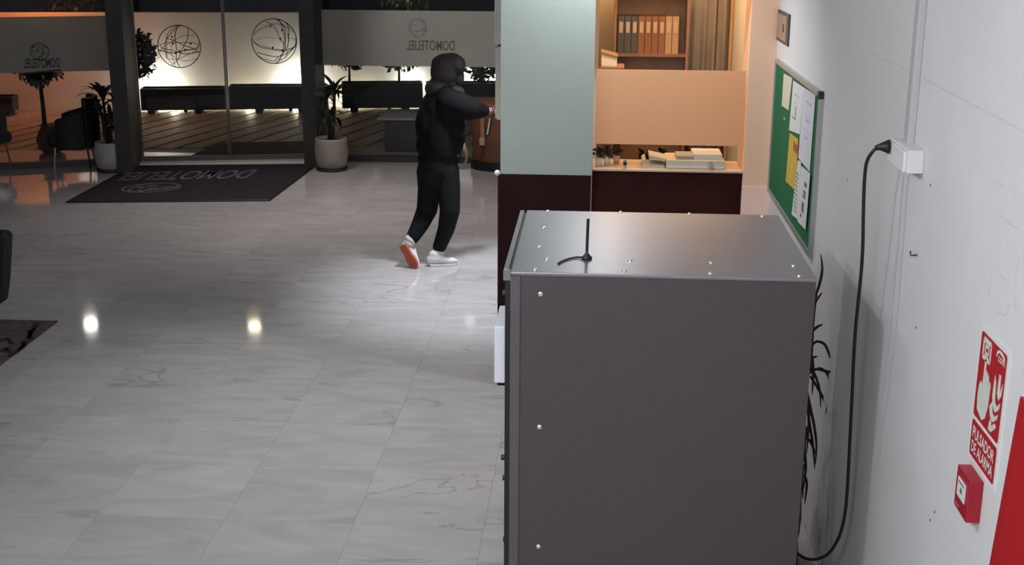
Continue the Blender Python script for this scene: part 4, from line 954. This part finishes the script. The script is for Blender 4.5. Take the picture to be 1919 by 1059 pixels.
def hand(w, dirv, downv, grip):
    dirv = dirv.normalized(); side = dirv.cross(downv).normalized(); dn_ = side.cross(dirv)
    pc = w+dirv*.05; limb(bd_, [w, pc, w+dirv*.085], [.024, .026, .024], [.034, .040, .040], up=dn_)
    for k, (off, L_) in enumerate(((-.032, .066), (-.011, .076), (.011, .071), (.032, .056))):
        a0_ = w+dirv*.085+side*off; a1_ = a0_+dirv*L_*.5+dn_*(-.006 if not grip else -.014); a2_ = a1_+dirv*L_*(.05 if grip else .3)-dn_*L_*(.45 if grip else .25); a3_ = a2_-dirv*L_*(.32 if grip else -.1)-dn_*L_*.18
        bd_.tube([a0_-dirv*.02, a0_, a1_, a2_, a3_], [.010, .0100, .0092, .0085, .007], 8); bd_.ball(a3_, .0072)
    th = w+dirv*.035-side*.034; bd_.tube([th, th+dirv*.03-side*.022-dn_*.008, th+dirv*.058-side*.020-dn_*.026], [.013, .011, .009], 8); bd_.ball(th+dirv*.058-side*.020-dn_*.026, .009)
hd = (wrN-elN).normalized()
hand(wrN, Vector((hd.x, hd.y+.15, hd.z)), Vector((0, -.3, 1)), True)
hand(wrF, Vector((.35, 0, -1)), Vector((1, .2, .3)), False)
bo = bd_.build('body', SKIN, per, smooth=True); remesh(bo, .008, 3)
# trousers
TROU = mat('black_jersey', (.0045, .0045, .005), .85, spec=.2, noise=.2, nscale=12)
tr = MB()
limb(tr, [P3(824, 284), pel, P3(820, 322)], [.155, .165, .158], [.125, .13, .13])
limb(tr, [hipL, P3(805, 355, .03), kneeL, P3(787, 422, .0), P3(773, 446, -.05)], [.098, .096, .086, .072, .056])
limb(tr, [hipR, P3(841, 355, -.04), kneeR, P3(836, 430, -.03), P3(823, 464, 0)], [.098, .094, .083, .070, .056])
to = tr.build('trousers', TROU, per, smooth=True); remesh(to, .014, 5)
# hooded top
HOOD = mat('dark_hooded_sweatshirt', (.040, .034, .034), .9, spec=.15, noise=.22, nscale=7, bump=.3, bscale=40)
ho = MB()
limb(ho, [P3(835, 178), P3(832, 200), P3(828, 235), P3(826, 268), P3(824, 290)], [.145, .185, .190, .188, .175], [.13, .165, .16, .15, .14])
ho.ball(P3(806, 235, -.02), .12, .14, .20)
ho.ball(P3(803, 272, 0), .105, .12, .10)
ho.ball(P3(838, 180, -.10), .10, .08, .07); ho.ball(P3(836, 180, .13), .10, .08, .07)
limb(ho, [shN, P3(862, 198, -.12), elN, P3(898, 207, -.02), P3(907, 207, .01)], [.105, .105, .095, .068, .050])
limb(ho, [shF_, elF, P3(862, 262, .20)], [.09, .075, .05])
oo = ho.build('hooded_top', mat('black_hooded_sweatshirt', (.0062, .0054, .0062), .9, spec=.12, noise=.25, nscale=7, bump=.3, bscale=40), per, smooth=True); remesh(oo, .014, 5)
# hood: shell around the head, open towards the face
hb_ = MB()
hb_.ball(head+Vector((-.022, 0, .008)), .118, .112, .138, 20, 14); hb_.ball(P3(824, 166), .12, .115, .085, 16, 10); hb_.ball(P3(858, 122), .062, .095, .075, 16, 10)
hb_.ball(P3(835, 111), .085, .075, .045, 14, 9); hb_.ball(P3(846, 108), .07, .06, .038, 14, 9); hb_.ball(P3(820, 120), .05, .07, .06, 14, 9); hb_.ball(P3(850, 172, -.03), .09, .10, .05, 14, 9)
hh = hb_.build('hood', HOOD, per, smooth=True); remesh(hh, .012, 4)
b = MB(); b.ball(head+Vector((.078, .02, -.03)), .045, .07, .085, 14, 10); b.build('face_mask', mat('dark_brown_mask', (.035, .024, .026), .9, noise=.3, nscale=20), per, smooth=True)
b = MB(); limb(b, [P3(826, 293), P3(858, 291, -.06)], [.02, .015]); b.build('hem_tag', mat('grey_hem', (.06, .06, .065), .9, noise=.2), per, smooth=True)
# trainers
b = MB(); limb(b, [P3(773, 444, -.05), P3(767, 455, -.07)], [.048, .046]); b.build('sock', mat('white_sock', (.6, .58, .57), .9, noise=.1), per, smooth=True)
b = MB(); limb(b, [P3(823, 462), P3(821, 476), P3(819, 485)], [.050, .047, .044]); b.build('sock', MATS['white_sock'], per, smooth=True)
SHOE = mat('white_trainer', (.66, .64, .63), .6, noise=.08, nscale=18); SOLE = mat('white_sole', (.6, .58, .56), .6, noise=.05); SOLEO = mat('orange_rubber_sole', (.42, .085, .045), .6, noise=.15)
def shoe(heel, toe, upv, sole_m, s_=1):
    ax = (toe-heel); L_ = ax.length; ax.normalize(); upv = (upv-ax*upv.dot(ax)).normalized(); sd = ax.cross(upv)
    f = lambda u, v, w_: heel+ax*u*L_+sd*v+upv*w_
    RM = Matrix((ax, sd, upv)).transposed()
    b = MB(); prof = [(-.03, .030, .065), (.08, .040, .085), (.25, .041, .092), (.42, .042, .080), (.62, .045, .055), (.82, .042, .040), (.98, .028, .028)]
    for i, (u, ww, hh_) in enumerate(prof): b.ball(f(u, 0, .022+hh_*.5), ww*s_, ww*s_, (hh_*.5+.003), 12, 8, rot=RM)
    b.tube([f(u, 0, .018+hh_*.5) for u, ww, hh_ in prof], [hh_*.5+.002 for u, ww, hh_ in prof], 12, ry=[ww for u, ww, hh_ in prof], up=upv)
    b.ball(f(.16, 0, .10), .048, .040, .035, rot=RM); 
    so_ = b.build('trainer', SHOE, per, smooth=True); remesh(so_, .008, 3)
    out_ = [(-.08, -.018), (-.04, -.034), (.15, -.037), (.40, -.034), (.62, -.045), (.85, -.043), (1.02, -.026), (1.08, 0), (1.02, .026), (.85, .043), (.62, .045), (.40, .034), (.15, .037), (-.04, .034), (-.08, .018)]
    b = MB(); b.prism([(u, v) for u, v in out_], lambda u, v, tt: f(u, v, tt), 0, .022); sl = b.build('sole', sole_m, so_, bevel=.004)
    b = MB()
    for k in range(4): u = .40+.09*k; b.tube([f(u, -.018, .018+.07-.012*k), f(u+.02, .018, .018+.07-.012*k)], .0035, 6)
    b.build('laces', mat('grey_lace', (.4, .4, .4), .8, noise=.05), so_)
hR = Zp(803, 499); tR = Zp(853, 496.5); shoe(Vector((hR.x+.02, hR.y, .0)), Vector((tR.x, tR.y, .0)), Vector((0, 0, 1)), SOLE)
hL = P3(755, 463, -.12); tL = Zp(777, 504); tL.z = .012
shoe(hL, tL, (Vector((.35, .95, .25))), SOLEO)
# pry bar in the hand
t = thing('pry_bar', wrN+hd*.09, 'short dark metal bar held in the hand of the hooded person', 'tool')
pa, pb3 = P3(925, 200, .03), P3(917, 252, .03)
b = MB(); b.tube([pa+(pa-pb3)*.0, pa.lerp(pb3, .5), pb3, pb3+Vector((-.012, 0, -.012))], [.009, .009, .009, .006], 8); b.build('shaft', mat('dark_tool_steel', (.03, .03, .033), .35, metal=.7, noise=.1), t, smooth=True)
b = MB(); b.tube([P3(918, 222, .012), P3(913, 252, .012)], [.006, .006], 8); b.build('bright_edge', mat('bare_steel', (.6, .58, .58), .3, metal=.8, noise=.05), t)
